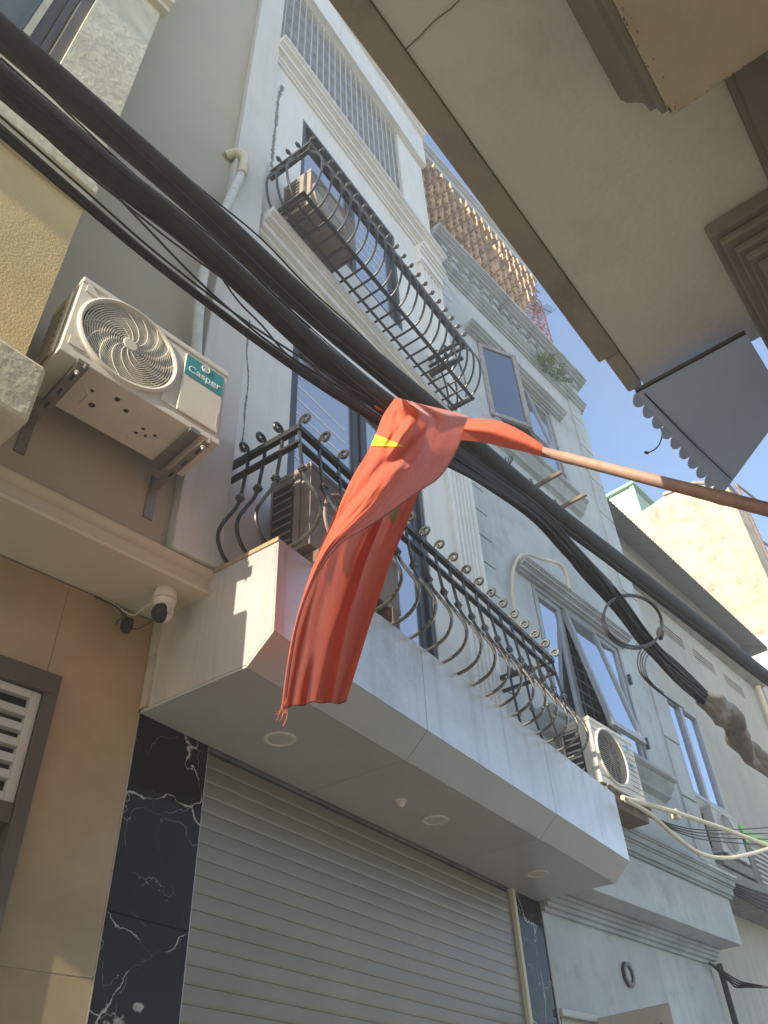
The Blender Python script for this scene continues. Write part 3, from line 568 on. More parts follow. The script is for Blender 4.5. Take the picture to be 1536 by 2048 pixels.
for k in range(60):
    oo = bo-rn.random()*.42; ww = rn.uniform(.0012,.005); uu = bx-.004-rn.random()**4*.02
    pts_ = [(uu+ww*.6*math.cos(a_*PI/4)*rn.uniform(.4,1), oo+ww*math.sin(a_*PI/4)*rn.uniform(.5,1), 3.3592) for a_ in range(8)]; mo.add(pts_, [tuple(range(8))])
T.part('mould_specks', mo, 'opmould', kind='stuff')
# wall cornice between the beam and the column
w0 = q(1455,166,3.56)
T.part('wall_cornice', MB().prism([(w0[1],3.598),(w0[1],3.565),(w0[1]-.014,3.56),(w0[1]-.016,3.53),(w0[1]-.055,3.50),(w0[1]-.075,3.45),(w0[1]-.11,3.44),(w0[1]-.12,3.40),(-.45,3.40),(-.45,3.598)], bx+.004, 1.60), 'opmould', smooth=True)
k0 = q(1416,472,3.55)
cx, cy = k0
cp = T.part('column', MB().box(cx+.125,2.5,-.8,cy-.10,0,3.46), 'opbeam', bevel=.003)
st = MB()
for d, z0, z1 in ((0,3.545,3.598),(.022,3.515,3.545),(.05,3.488,3.515),(.07,3.46,3.488),(.092,3.42,3.46)):
    st.box(cx+d, 2.5, -.8, cy-d*.8, z0, z1-.0005)
T.part('column_capital', st, 'opmould', cp, bevel=.006)
# ================================================================== scalloped awning
az = 3.53
T = Thing('scalloped_awning', 'blue-grey sheet awning with scalloped edge beside the overhead balcony', 'awning', Q, (2.2,.3,az))
a0, a1, a2, a3 = q(1272,785,az), q(1492,667,az), q(1700,905,az), q(1447,986,az-.05)
T.part('sheet', MB().frustum([(a0[0],a0[1],az),(a1[0],a1[1],az),(a3[0]-.25,a1[1]-.01,az-.02),(a3[0],a3[1],az-.05)], [(a0[0],a0[1],az+.004),(a1[0],a1[1],az+.004),(a3[0]-.25,a1[1]-.01,az-.016),(a3[0],a3[1],az-.046)]), 'awning')
nS = 10
for i in range(nS):
    t0, t1 = i/nS, (i+1)/nS; P0 = Vector((a0[0],a0[1],az)).lerp(Vector((a3[0],a3[1],az-.05)), t0); P1 = Vector((a0[0],a0[1],az)).lerp(Vector((a3[0],a3[1],az-.05)), t1)
    m_ = (P0+P1)/2; d = (P1-P0); nrm = Vector((-d.y, d.x, 0)).normalized(); pr = []
    ns = 9
    for k in range(ns+1):
        an = PI*k/ns; pr.append(m_ - d*.5*.97*math.cos(an) + (nrm*.028+v3(0,0,-.016))*math.sin(an))
    mb = MB(); mb.frustum([tuple(p) for p in pr], [tuple(p+v3(0,0,.003)) for p in pr]); T.part('scallop', mb, 'awning')
T.part('edge_rod', MB().tube([(a0[0],a0[1],az+.006),(a1[0],a1[1],az+.006)], .008, 8), 'frame')
T.part('trim_line', MB().tube(spline([(a0[0]+.02,a0[1]-.02,az-.004),((a0[0]+a3[0])/2,(a0[1]+a3[1])/2-.035,az-.034),(a3[0]-.06,a3[1]-.05,az-.056)]), .0022, 5), 'frame')
def pxp(px, py, n): return O.on(px, py, n)
c = [Q.hz(1270,788,3.57), Q.hz(1300,820,3.56), Q.hz(1318,846,3.54), Q.hz(1324,872,3.52), Q.hz(1314,895,3.50), Q.hz(1296,906,3.49)]
mb = MB().tube(spline(c), .0022, 6); mb.tube([c[-1], c[-1]+v3(-.012,.006,-.002)], .005, 8)
single('loose_wire', mb, 'cable', 'thin loose black wire with plug curling from the balcony corner', 'wire', Q, smooth=True)
# ================================================================== wrought iron balcony cages
def scroll(c, r0, turns=1.35, n=16, sgn=1):     # outward curl in (d, z): starts on the bar side and curls out and down
    out = []
    for i in range(n+1):
        t = i/n; a = PI - t*turns*2*PI; r = r0*(1-.72*t); out.append((c[0]+r*math.cos(a), c[1]+r*math.sin(a)))
    return out[::-1]
def cage(name, label, fr, u0, u1, ow, of, ztop, prof, nfront, nside, rail_h, collar, base, inner_end, mat_front, zlong, group):
    T = Thing(name, label, 'railing', fr, base, group)
    path = [(d, z) for d, z in prof]
    def curve(): return spline([(0, d, z) for d, z in path], 5)
    mb = MB().tube([(0, -p.y, p.z-ztop) for p in curve()], .0098, 7)
    bm_ = mesh('baluster', mb, mat_front, smooth=True)
    cl = mesh('collar', MB().box(-.014,.014,-.014,.014,-.018,.018).box(-.018,.018,-.018,.018,-.005,.005), mat_front)
    us = [u0+(u1-u0)*i/(nfront-1) for i in range(nfront)]
    for i, u in enumerate(us):
        b = T.piece('baluster', bm_, (u, of, ztop)); k = T.piece('collar', cl, (0,0,0), b); k.location = (0, -collar[0], collar[1]-ztop)
    bi = mesh('baluster', mb, 'iron', smooth=True)
    for sgn, ue in ((-1, u0), (1, u1)):
        for j in range(nside):
            o_ = of+(ow-of)*(j+1)/(nside+1)
            b = T.piece('baluster', bi, (ue, o_, ztop), rot=(0,0,sgn*PI/2))
            k = T.piece('collar', cl, (0,0,0), b); k.location = (0, -collar[0], collar[1]-ztop)
    for z, h in ((ztop, rail_h), (ztop-.115, .018)):
        T.part('rail', MB().box(u0-.02,u1+.02,of-.012,of+.022,z-h,z), 'iron', bevel=.003)
        T.part('rail', MB().box(u0-.02,u0+.014,of+.023,ow,z-h,z), 'iron', bevel=.003)
        T.part('rail', MB().box(u1-.014,u1+.02,of+.023,ow,z-h,z), 'iron', bevel=.003)
    if zlong is not None:
        T.part('bottom_bar', MB().box(u0-.05,u1+.05,of-.005,of+.025,zlong-.012,zlong+.0), 'iron')
        T.part('bottom_bar', MB().box(u0-.05,u0-.02,of+.026,ow,zlong-.012,zlong), 'iron'); T.part('bottom_bar', MB().box(u1+.02,u1+.05,of+.026,ow,zlong-.012,zlong), 'iron')
        T.part('bottom_bar', MB().box(u0-.05,u1+.05,of+.185,of+.205,zlong-.030,zlong-.016), 'iron')
    return T
zt = 4.56
prof1 = [(.055+.02*0, 4.60)]
s1 = scroll((.036,4.585), .036, 1.15)
prof1 = s1 + [(-.002,4.55),(.000,4.48),(.012,4.36),(.028,4.24),(.050,4.16),(.095,4.07),(.135,3.98),(.140,3.91),(.105,3.845),(.040,3.808),(-.05,3.795)]
T1 = cage('lower_balcony_railing', 'bellied wrought iron railing with scroll tops on the silver balcony behind red flag', W, 2.12, 5.0, UW, -.76, zt, prof1, 19, 3, .035, (.028,4.24), (3.5,-.76,3.79), -.05, 'bronze', None, 'wrought iron balcony railings')
zt2 = 7.88
s2 = scroll((.030,7.925), .030, 1.0)
prof2 = s2 + [(-.001,7.89),(.0,7.82),(.010,7.74),(.06,7.66),(.115,7.52),(.13,7.38),(.105,7.22),(.055,7.11),(.0,7.065),(-.08,7.055),(-.26,7.055)]
T2_ = cage('upper_balcony_cage', 'black wrought iron balcony cage with curled tops and open bar floor, second floor', W, 2.19, 4.52, UW, -.69, zt2, prof2, 21, 3, .03, (.006,7.79), (3.4,-.69,7.05), -.26, 'iron', 7.062, 'wrought iron balcony railings')
T2_.part('gold_rail', MB().tube([(2.17,-.715,7.80),(4.54,-.715,7.80)], .013, 8), 'bronze', smooth=True)
for o_ in (-.55,): T2_.part('window_box_rail', MB().box(4.50,4.55,-.66,UW,7.62,7.65), 'iron')
# ================================================================== outdoor air conditioner units
def ac(label, fr, u0, of, z0, w, h, d, case='acwhite', fan=(.36,.5), rad=None, style='spiral', coil='coil', group='air conditioner outdoor units', grille='acwhite', panel=False, hub=True):
    T = Thing('air_conditioner', label, 'air conditioner', fr, (u0+w/2, of+d/2, z0), group)
    rad = rad or h*.43; cu, cz = u0+w*fan[0], z0+h*fan[1]; n = 48
    u1, z1, ob = u0+w, z0+h, of+d
    mb = MB()
    circ = [(cu+rad*math.cos(2*PI*k/n), cz+rad*math.sin(2*PI*k/n)) for k in range(n)]
    def edge(a):
        cx_, sy_ = math.cos(a), math.sin(a); t = 1e9
        if cx_ > 1e-6: t = min(t, (u1-cu)/cx_)
        if cx_ < -1e-6: t = min(t, (u0-cu)/cx_)
        if sy_ > 1e-6: t = min(t, (z1-cz)/sy_)
        if sy_ < -1e-6: t = min(t, (z0-cz)/sy_)
        return (cu+cx_*t, cz+sy_*t)
    angs = sorted([2*PI*k/n for k in range(n)] + [math.atan2(z-cz, u-cu) % (2*PI) for u in (u0,u1) for z in (z0,z1)])
    A = [(cu+rad*math.cos(t), cz+rad*math.sin(t)) for t in angs]; B = [edge(t) for t in angs]; m_ = len(angs)
    vs = [(p[0],of,p[1]) for p in A]+[(p[0],of,p[1]) for p in B]+[(p[0],of+.05,p[1]) for p in A]
    fs = []
    for i in range(m_):
        j = (i+1) % m_; fs += [(i,j,m_+j,m_+i), (i,2*m_+i,2*m_+j,j)]
    mb.add(vs, fs); mb.add([(u0,of,z0),(u1,of,z0),(u1,ob,z0),(u0,ob,z0),(u0,of,z1),(u1,of,z1),(u1,ob,z1),(u0,ob,z1)], [(0,3,2,1),(4,5,6,7),(1,2,6,5),(2,3,7,6),(3,0,4,7)])
    body = T.part('casing', mb, case)
    T.part('top_cover', MB().box(u0-.006,u1+.006,of-.006,ob+.004,z1-.028,z1+.008), case, bevel=.006)
    T.part('base_tray', MB().box(u0-.004,u1+.004,of-.004,ob+.004,z0-.012,z0+.02), case, bevel=.003)
    T.part('fan_well', MB().lathe((cu,of+.052,cz), (0,1,0), [(rad,0),(rad,.002)], n), 'acblack')
    fb = MB()
    for k in range(3):
        a0 = k*2*PI/3; fb.grid(lambda s, t, a0=a0: (cu+rad*(.15+.75*s)*math.cos(a0+t*1.5-s*.4), of+.045-.025*t, cz+rad*(.15+.75*s)*math.sin(a0+t*1.5-s*.4)), 5, 6)
    T.part('fan_blade', fb, 'acgrey' if style == 'spiral' else 'acblack', smooth=True)
    gd = MB(); y = of-.004
    ring = lambda r, t, yy: gd.tube([(cu+r*math.cos(2*PI*k/40), yy, cz+r*math.sin(2*PI*k/40)) for k in range(40)], t, 5, closed=True)
    if style == 'spiral':
        nr = 17
        for i in range(1, nr+1): ring(rad*(.14+.83*i/nr), .0031, y+.004*(i/nr))
        for k in range(14):
            a0 = 2*PI*k/14; gd.tube([(cu+rad*(.12+.86*t/10)*math.cos(a0+1.1*t/10), y-.003, cz+rad*(.12+.86*t/10)*math.sin(a0+1.1*t/10)) for t in range(11)], .0016, 4)
    elif style == 'lines':
        for i in range(-11, 12):
            zz = i*rad/11.6; hw = math.sqrt(max(rad*rad-zz*zz, 0)); gd.tube([(cu-hw,y,cz+zz),(cu+hw,y,cz+zz)], .0026, 5)
        for k in range(6):
            a0 = PI*k/6; gd.tube([(cu+rad*math.cos(a0),y+.004,cz+rad*math.sin(a0)),(cu-rad*math.cos(a0),y+.004,cz-rad*math.sin(a0))], .002, 4)
    else:
        nr = 17
        for i in range(1, nr+1): ring(rad*(.12+.86*i/nr), .0030, y)
        for k in range(8):
            a0 = 2*PI*k/8; gd.tube([(cu+rad*.1*math.cos(a0),y,cz+rad*.1*math.sin(a0)),(cu+rad*math.cos(a0),y,cz+rad*math.sin(a0))], .003, 4)
    gdo = T.part('fan_guard', gd, grille, smooth=True)
    rg = MB(); rg.tube([(cu+rad*1.02*math.cos(2*PI*k/48), of-.004, cz+rad*1.02*math.sin(2*PI*k/48)) for k in range(48)], .012, 8, closed=True); T.part('fan_ring', rg, case, smooth=True)
    if hub: T.part('hub_cap', MB().lathe((cu,of-.001,cz), (0,-1,0), [(rad*.16,0),(rad*.16,.006),(rad*.13,.010)], 24), case, gdo)
    # side coil behind a slatted guard
    cl = T.part('coil', MB().box(u0-.004,u0-.0005,of+.10,ob-.02,z0+.05,z1-.06), coil)
    sm_ = mesh('side_slat', MB().box(-.004,.004,-(d-.15)/2,(d-.15)/2,-.005,.005), case)
    for i in range(8): T.piece('side_slat', sm_, (u0-.009, of+.10+(d-.12)/2, z0+.07+(h-.15)*i/7), cl)
    T.part('side_post', MB().box(u0-.012,u0-.004,of+.06,of+.098,z0+.03,z1-.04), case, cl)
    for uu in (u0+w*.13, u0+w*.83): T.part('foot', MB().box(uu-.025,uu+.025,of-.015,ob+.015,z0-.035,z0-.0125), 'galv')
    T.u = (u0,u1,of,ob,z0,z1,cu,cz,rad); return T
def bracket(label, fr, u, o0, o1, z, drop, flare=.05):
    T = Thing('wall_bracket', label, 'bracket', fr, (u,o1,z), 'steel brackets under outdoor units')
    T.part('arm', MB().prism([(u-.018,z-.045),(u+.018,z-.045),(u+.018,z-.0015),(u+.014,z-.0015),(u+.014,z-.041),(u-.018,z-.041)], o0, o1, 'o'), 'galv')
    T.part('wall_plate', MB().box(u-.022,u+.022,o1-.006,o1,z-drop,z+.03), 'galv')
    for k in range(3): T.part('slot', MB().box(u-.004,u+.008,o0+.05+.10*k,o0+.09+.10*k,z-.0475,z-.0455), 'acblack')
    T.part('bolt', MB().lathe((u,o0+.03,z-.046), (0,0,-1), [(.010,0),(.010,.008),(.005,.009),(.005,.02)], 6), 'wrap'); return T
# the near one
CW = (.605,-.675,4.185,.765,.485,.275)
T = ac('cream air conditioner unit with spiral fan guard and teal label, above security camera', L, *CW, fan=(.345,.52), rad=.228)
u0,u1,of,ob,z0,z1,cu,cz,rad = T.u
pn = T.part('service_panel', MB().box(u0+.530,u1-.016,of-.010,of-.001,z0+.045,z1-.055), 'acwhite', bevel=.006)
T.part('label', MB().box(u0+.535,u1-.021,of-.0125,of-.0105,z1-.195,z1-.062), 'teal', pn)
T.part('lettering', text_mb('Casper', .060, .0008, lambda x, y, h_: (u0+.548+x*1.05, of-.0135-h_, z1-.165+y)), 'text', pn)
lg = MB(); lg.tube([(u0+.640+.020*math.cos(t*PI/12), of-.0140, z1-.088+.020*math.sin(t*PI/12)) for t in range(24)], .0035, 5, closed=True); lg.tube([(u0+.640+.009*math.cos(.6+t*PI/12), of-.0140, z1-.088+.009*math.sin(.6+t*PI/12)) for t in range(19)], .003, 5)
T.part('emblem', lg, 'text', pn)
T.part('lettering', text_mb('air conditioner', .011, .0004, lambda x, y, h_: (u0+.640+x, of-.0135-h_, z1-.172+y)), 'text', pn)
T.part('lettering', text_mb('inverter', .03, .0006, lambda x, y, h_: (u1-.03-y*.3, of-.0115-h_, z0+.075+x)), 'wrap', pn)
for a_, b_ in ((.02,.41),(.02,.05),(.455,.045)): T.part('pressed_panel', MB().prism([(u0+a_,z0+b_),(u0+a_+.07,z0+b_),(u0+a_+.05,z0+b_+.02),(u0+a_+.02,z0+b_+.05),(u0+a_,z0+b_+.05)], of-.006, of-.0005, 'o'), 'acwhite')
uh = MB()
for x_, y_, r_ in ((.30,.07,.012),(.36,.10,.011),(.24,.17,.014),(.20,.10,.008),(.47,.14,.008),(.50,.17,.008),(.53,.14,.008),(.46,.18,.009)): uh.lathe((u0+x_, of+y_, z0-.0125), (0,0,-1), [(r_,0),(r_,.0008)], 14)
T.part('drain_hole', uh, 'acblack')
T.part('pressed_rib', MB().tube([(u0+.25,of+.05,z0-.013),(u0+.38,of+.05,z0-.013),(u0+.42,of+.09,z0-.013)], .004, 5).tube([(u0+.50+.06*math.cos(t*PI/8),of+.20+.045*math.sin(t*PI/8),z0-.013) for t in range(16)], .003, 5, closed=True).tube([(u0+.14,of+.08,z0-.013),(u0+.20,of+.13,z0-.013),(u0+.20,of+.2,z0-.013)], .004, 5), 'acwhite')
bracket('left galvanised arm under the cream unit beside the yellow wall', L, .69, -.715, -.302, 4.149, .22)
bracket('right galvanised arm under the cream unit near the pipe', L, 1.29, -.715, -.302, 4.149, .22)
# on the silver balcony, behind the lower railing
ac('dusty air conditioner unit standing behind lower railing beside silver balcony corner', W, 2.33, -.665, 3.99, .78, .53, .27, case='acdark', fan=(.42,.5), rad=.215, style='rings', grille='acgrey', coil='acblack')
T = Thing('unit_stand', 'rusty pair of stand rails under the dusty unit on silver balcony', 'stand', W, (2.7,-.5,3.783))
T.part('stand_rail', MB().box(2.36,2.42,-.70,-.33,3.783,3.954), 'rust'); T.part('stand_rail', MB().box(2.98,3.04,-.70,-.33,3.783,3.954), 'rust')
ac('air conditioner unit in shade-darkened colour inside upper balcony cage, seen from below', W, 2.27, -.645, 7.15, .56, .50, .27, case='acdark', fan=(.42,.5), rad=.20, style='rings', grille='acgrey', coil='acblack')
# on the grey house
T = ac('white air conditioner unit with slotted front and blue logo under tilted grey window', G, 5.57, -.62, 3.95, .69, .52, .27, case='acwhite', fan=(.38,.5), rad=.222, style='lines', grille='acgrey', coil='acblack', hub=False)
u0,u1,of,ob,z0,z1,cu,cz,rad = T.u
T.part('logo', MB().prism([(u0+.545,z1-.075),(u0+.60,z1-.055),(u0+.585,z1-.10),(u0+.565,z1-.125)], of-.004, of-.001, 'o'), 'blueprint')
T.part('lettering', text_mb('DAIKIN', .026, .0005, lambda x, y, h_: (u0+.535+x, of-.0025-h_, z1-.25+y)), 'blueprint')
T.part('lettering', text_mb('INVERTER', .016, .0005, lambda x, y, h_: (u0+.535+x, of-.0025-h_, z1-.28+y)), 'blueprint')
for i in range(9): T.part('front_slot', MB().box(u0+.02+ (0 if i in (0,8) else .50),u1-.015,of-.0015,of+.0,z0+.05+.048*i,z0+.054+.048*i), 'acblack')
single('unit_tray', MB().box(5.55,6.28,-.60,-.302,3.80,3.913).box(5.60,5.66,-.66,-.60,3.86,3.913).box(6.17,6.23,-.66,-.60,3.86,3.913), 'rust', 'dark steel tray carrying the white slotted unit on the grey wall', 'tray', G)
ac('pale air conditioner unit with ringed fan guard on the beige house by green lid', H, 8.82, -.42, 4.245, .67, .47, .26, case='acgrey', fan=(.45,.5), rad=.20, style='spiral', grille='acgrey', coil='acblack')
single('unit_shelf', MB().box(8.78,9.6,-.40,-.005,4.10,4.205), 'dirty', 'dark shelf below the pale unit on the beige house', 'shelf', H)
T = Thing('green_lidded_unit', 'weathered box with bright green lid next to pale unit on beige house', 'air conditioner', H, (9.95,-.2,4.06))
T.part('body', MB().box(9.68,10.5,-.38,-.02,4.06,4.62), 'dirty', bevel=.01); T.part('lid', MB().box(9.66,10.52,-.40,0,4.62,4.72).box(9.66,9.78,-.402,-.385,4.52,4.62), 'greenplastic', bevel=.01)
for i in range(7): T.part('grille_slat', MB().box(9.80,10.45,-.392,-.38,4.12+.06*i,4.14+.06*i), 'acgrey')
# ================================================================== small fittings under the balcony
for i, (uu, lab) in enumerate(((2.602,'round recessed downlight in balcony soffit, nearest the marble pillar'),(3.931,'round recessed downlight in middle of balcony soffit'),(5.20,'round recessed downlight at far end of balcony soffit'))):
    T = Thing('downlight', lab, 'light', W, (uu,-.293,3.2), 'recessed downlights in the balcony soffit')
    T.part('trim_ring', MB().lathe((uu,-.293,3.1995), (0,0,-1), [(.075,0),(.073,.004),(.060,.006),(.056,.002)], 32), 'camwhite', smooth=True)
    T.part('lens', MB().lathe((uu,-.293,3.1985), (0,0,-1), [(.054,0),(.054,.0015)], 32), 'ventwhite')
T = Thing('soffit_sensor', 'small white dome sensor between first two downlights', 'sensor', W, (3.569,-.306,3.2))
T.part('base', MB().lathe((3.569,-.306,3.1995), (0,0,-1), [(.034,0),(.034,.008),(.028,.012)], 20), 'camwhite'); T.part('dome', MB().lathe((3.569,-.306,3.187), (0,0,-1), [(.022,0),(.021,.010),(.013,.019),(.003,.022)], 16), 'camwhite', smooth=True)
# security camera
cx, cy = 1.478, -.235
T = Thing('security_camera', 'white pan-tilt security camera with black face hanging from cream soffit', 'camera', L, (cx,cy,3.66))
T.part('mount', MB().lathe((cx,cy,3.6605), (0,0,-1), [(.046,0),(.049,.015),(.051,.040),(.050,.052)], 32), 'camwhite', smooth=True)
T.part('seam', MB().lathe((cx,cy,3.608), (0,0,-1), [(.0485,0),(.0485,.003)], 32), 'plasticblack')
T.part('neck', MB().lathe((cx,cy,3.6045), (0,0,-1), [(.050,0),(.048,.018),(.036,.032),(.02,.038)], 32), 'camwhite', smooth=True)
def ball(c, r, n=12): return [(r*math.sin(PI*k/n) if 0 < k < n else .001, -r*math.cos(PI*k/n)) for k in range(n+1)]
fd = v3(-.93,.05,-.28).normalized()
hd = T.part('head', MB().lathe((cx,cy,3.545), fd, ball(0,.045), 28), 'camwhite', smooth=True)
T.part('lens_face', MB().lathe(v3(cx,cy,3.545)+fd*.0, fd, [(.0452,.004),(.0435,.016),(.036,.031),(.024,.042),(.004,.0475)], 28), 'plasticblack', hd, smooth=True)
T.part('ear_ring', MB().lathe(v3(cx,cy,3.545)+v3(.25,-.95,-.1).normalized()*.0425, v3(.25,-.95,-.1), [(.020,0),(.020,.004),(.017,.005)], 20), 'ventwhite', hd)
pl = [L.hz(188,1192,3.652), v3(1.36,-.03,3.63), v3(1.395,-.05,3.585)]
T = Thing('power_adapter', 'black plug adapter dangling from wires beside security camera', 'adapter', L, (1.415,-.055,3.5))
T.part('body', MB().box(1.392,1.438,-.075,-.040,3.52,3.575).box(1.400,1.43,-.07,-.045,3.505,3.52), 'plasticblack', bevel=.006)
T.part('wire', MB().tube(spline(pl), .0035, 6).tube(spline([v3(1.36,-.02,3.65),v3(1.40,-.035,3.62),v3(1.405,-.05,3.578)]), .003, 6).tube(spline([v3(1.44,-.055,3.54),v3(1.455,-.09,3.525),v3(1.468,-.17,3.53),v3(1.475,-.20,3.535)]), .0022, 6).tube(spline([v3(1.40,-.045,3.59),v3(1.37,-.055,3.545),v3(1.365,-.06,3.52)]), .0022, 6), 'cable', smooth=True)
T.part('white_wire', MB().tube(spline([v3(1.30,-.008,3.655),v3(1.36,-.03,3.635),v3(1.43,-.06,3.60),v3(1.45,-.13,3.62),v3(1.47,-.19,3.64)]), .003, 6), 'wrap', smooth=True)
# refrigerant pipe on the party wall
pp = [L.on(457,312,-.31), L.on(472,308,-.36), L.on(488,318,-.405), L.on(486,340,-.40), L.on(470,375,-.39), L.on(440,440,-.39), L.on(420,500,-.39), L.on(405,560,-.385), L.on(398,620,-.38), L.on(393,700,-.36), L.on(396,760,-.36)]
T = Thing('wrapped_pipe', 'white wrapped pipe bending down beside party wall towards cream unit', 'pipe', L, tuple(pp[-1]))
T.part('pipe', MB().tube(spline(pp, 8), .030, 12), 'wrap', smooth=True)
T.part('pipe_elbow', MB().tube(spline([L.on(452,312,-.31), L.on(474,306,-.37), L.on(489,318,-.41), L.on(484,348,-.405)], 8), .036, 12), 'pvc', smooth=True)
# empty brackets, hose, wires on the grey house
for (uu, lab) in ((6.14,'empty rusty angle bracket on grey wall, left of two under upper window'),(6.64,'empty rusty angle bracket on grey wall, right of two under upper window')):
    T = Thing('empty_bracket', lab, 'bracket', G, (uu,-.3,7.5), 'empty brackets on the grey wall')
    T.part('arm', MB().box(uu-.018,uu+.018,-.68,-.302,7.495,7.50).box(uu-.018,uu-.013,-.68,-.302,7.50,7.535), 'rust'); T.part('wall_plate', MB().box(uu-.02,uu+.02,-.31,-.302,7.42,7.66), 'rust')
def gp(pts, off): return [G.on(x, y, off) for x, y in pts]
single('hose', MB().tube(spline(gp([(1050,1290),(1030,1230),(1024,1180),(1026,1140),(1040,1112),(1058,1110)], -.345)+gp([(1085,1118),(1118,1128),(1132,1150),(1138,1178)], -.50), 6), .016, 8), 'pvc', 'cream hose looping round the hood of the lower grey window', 'hose', G, smooth=True)
mb = MB()
for k in range(6):
    mb.tube(spline(gp([(1035-8*k,905+3*k),(1022-3*k,925+2*k),(1015+3*k,940+k),(1012,960+4*k),(1005+6*k,985+3*k)], -.31-.01*k), 5), .005, 5)
single('loose_wires', mb, 'cable', 'tangle of thin black wires on grey wall beneath the flag pole', 'wire', G, smooth=True)
single('wall_pipe', MB().tube(spline([(8.265,-.06,3.15),(8.262,-.06,2.0),(8.26,-.06,.0)], 4), .028, 8), 'cable', 'black downpipe at right corner of grey ground floor wall', 'pipe', G, smooth=True)
# conduits across the lower right
def np_(pts, n): return [O.on(x, y, n) for x, y in pts]
single('conduit', MB().tube([O.on(1245,1595,2.62), O.on(1345,1623,2.60), O.on(1440,1655,2.58), O.on(1560,1700,2.55)], .020, 8).box(6.60,6.66,2.585,2.64,3.90,3.97), 'pvc', 'long straight cream plastic conduit running off at lower right', 'conduit', smooth=True)
single('conduit', MB().tube(spline(np_([(1252,1600),(1300,1628),(1350,1672),(1398,1706),(1450,1716),(1500,1708),(1560,1690)], 2.52), 5), .017, 8), 'pvc', 'sagging cream plastic conduit below the straight one at lower right', 'conduit', smooth=True)
mb = MB()
for k in range(4): mb.tube(spline(np_([(1250,1600),(1300+4*k,1632+3*k),(1400,1660+6*k),(1545,1655+12*k)], 2.7+.02*k), 5), .006, 5)
single('thin_cables', mb, 'cable', 'thin dark cables strung beside the straight cream conduit', 'cable', smooth=True)
single('support_pole', MB().tube([G.on(1430,1972,-.06), O.on(1560,1884,2.2)], .026, 10), 'galv', 'slanting metal pole leaving the grey corner at bottom right', 'pole', smooth=True)
mb = MB()
for k in range(4): mb.tube(spline([tuple(G.on(1418,1925,-.06)), tuple(G.on(1450+3*k,1945+6*k,-.10)), tuple(G.on(1478-2*k,1962+4*k,-.15)), tuple(G.on(1500,1968+2*k,-.3)), tuple(G.on(1550,1976,-.5))], 6), .008, 5)
single('tied_cables', mb, 'cable', 'looped black cables tied at grey corner by slanting pole', 'cable', G, smooth=True)
mb = MB()
for k in range(5): mb.tube(spline([H.on(1450,1760+5*k,-.40), H.on(1490,1775+6*k,-.46), H.on(1550,1795+9*k,-.42)], 5), .012, 5)
single('ledge_cables', mb, 'cable', 'black cables lying along the dirty ledge of beige house', 'cable', H, smooth=True)
# ================================================================== overhead cable bundles along the alley
def strand_bundle(mb, pts, rad, n, rr, twist=.6, seed=0, seg=6):
    rnd = random.Random(seed); c = spline(pts, 10); m_ = len(c)
    for k in range(n):
        a0 = rnd.uniform(0, 2*PI); q0 = math.sqrt(rnd.random())*rad; ph = rnd.uniform(0, 6); tw = rnd.uniform(-twist, twist); r_ = rr*rnd.uniform(.75, 1.25); out = []
        for i, p in enumerate(c):
            t = i/(m_-1); a_ = a0+tw*t*5+.25*math.sin(7*t+ph); qq = q0*(1+.18*math.sin(9*t+ph))
            out.append(p+v3(.0, math.cos(a_)*qq*.75, math.sin(a_)*qq))
        mb.tube(out, r_, seg)
    return mb
def flat_core(mb, pts, r, seg=10): return mb.tube(spline(pts, 10), r, seg)
An = 1.7
A_px = [(-120,-45),(0,64),(200,238),(400,413),(640,634),(860,818),(1066,992),(1258,1140),(1400,1250),(1536,1357),(1640,1432)]
A_pts = [O.on(x, y, An) for x, y in A_px]
mb = flat_core(MB(), A_pts, .060, 14); strand_bundle(mb, A_pts, .062, 40, .0085, seed=1); strand_bundle(mb, A_pts, .076, 4, .0050, seed=11)
single('cable_bundle', mb, 'cable', 'thickest black overhead cable bundle, topmost across the picture', 'cable', smooth=True, group='overhead cable bundles')
B_px = [(-120,55),(0,157),(216,339),(400,488),(620,688),(740,784),(930,926),(1066,1022),(1140,1100),(1215,1181)]
B_pts = [O.on(x, y, An-.05) for x, y in B_px]
mb = flat_core(MB(), B_pts, .050, 14); strand_bundle(mb, B_pts, .054, 34, .0080, seed=2); strand_bundle(mb, B_pts, .075, 5, .0045, seed=12)
B2 = [B_pts[-2], B_pts[-1], O.on(1290,1278,1.68), O.on(1355,1346,1.75), O.on(1438,1423,1.85)]
strand_bundle(mb, B2, .065, 24, .0085, seed=5)
single('cable_bundle', mb, 'cable', 'second black cable bundle just below thickest one, running through the coil', 'cable', smooth=True, group='overhead cable bundles')
C_px = [(-120,160),(0,257),(165,398),(330,537),(520,683),(640,765),(740,828),(840,896),(960,960),(1066,1030),(1140,1108)]
C_pts = [O.on(x, y, An-.08) for x, y in C_px]
mb = flat_core(MB(), C_pts, .011); strand_bundle(mb, C_pts, .022, 9, .0065, seed=3)
single('cable_bundle', mb, 'cable', 'thin black cable group lowest at left, passing above cream unit', 'cable', smooth=True, group='overhead cable bundles')
def wire(px, n, r, label):
    single('overhead_wire', MB().tube(spline([O.on(x, y, n) for x, y in px], 8), r, 6), 'cable', label, 'wire', smooth=True, group='single overhead wires')
wire([(-100,145),(0,232),(160,372),(330,520),(520,662),(740,800)], 1.58, .0048, 'single thin wire just above the lowest cable group at left')
wire([(215,372),(300,462),(390,555),(470,628),(560,700),(720,800)], 1.60, .0050, 'single wire branching down from second bundle to lowest group')
wire([(0,116),(180,275),(400,462),(620,655)], 1.69, .0065, 'thin wire in the gap between two thickest bundles at left')
wire([(560,628),(650,690),(740,790),(800,850)], 1.70, .006, 'wire drooping beside the dark balcony door behind bundles')
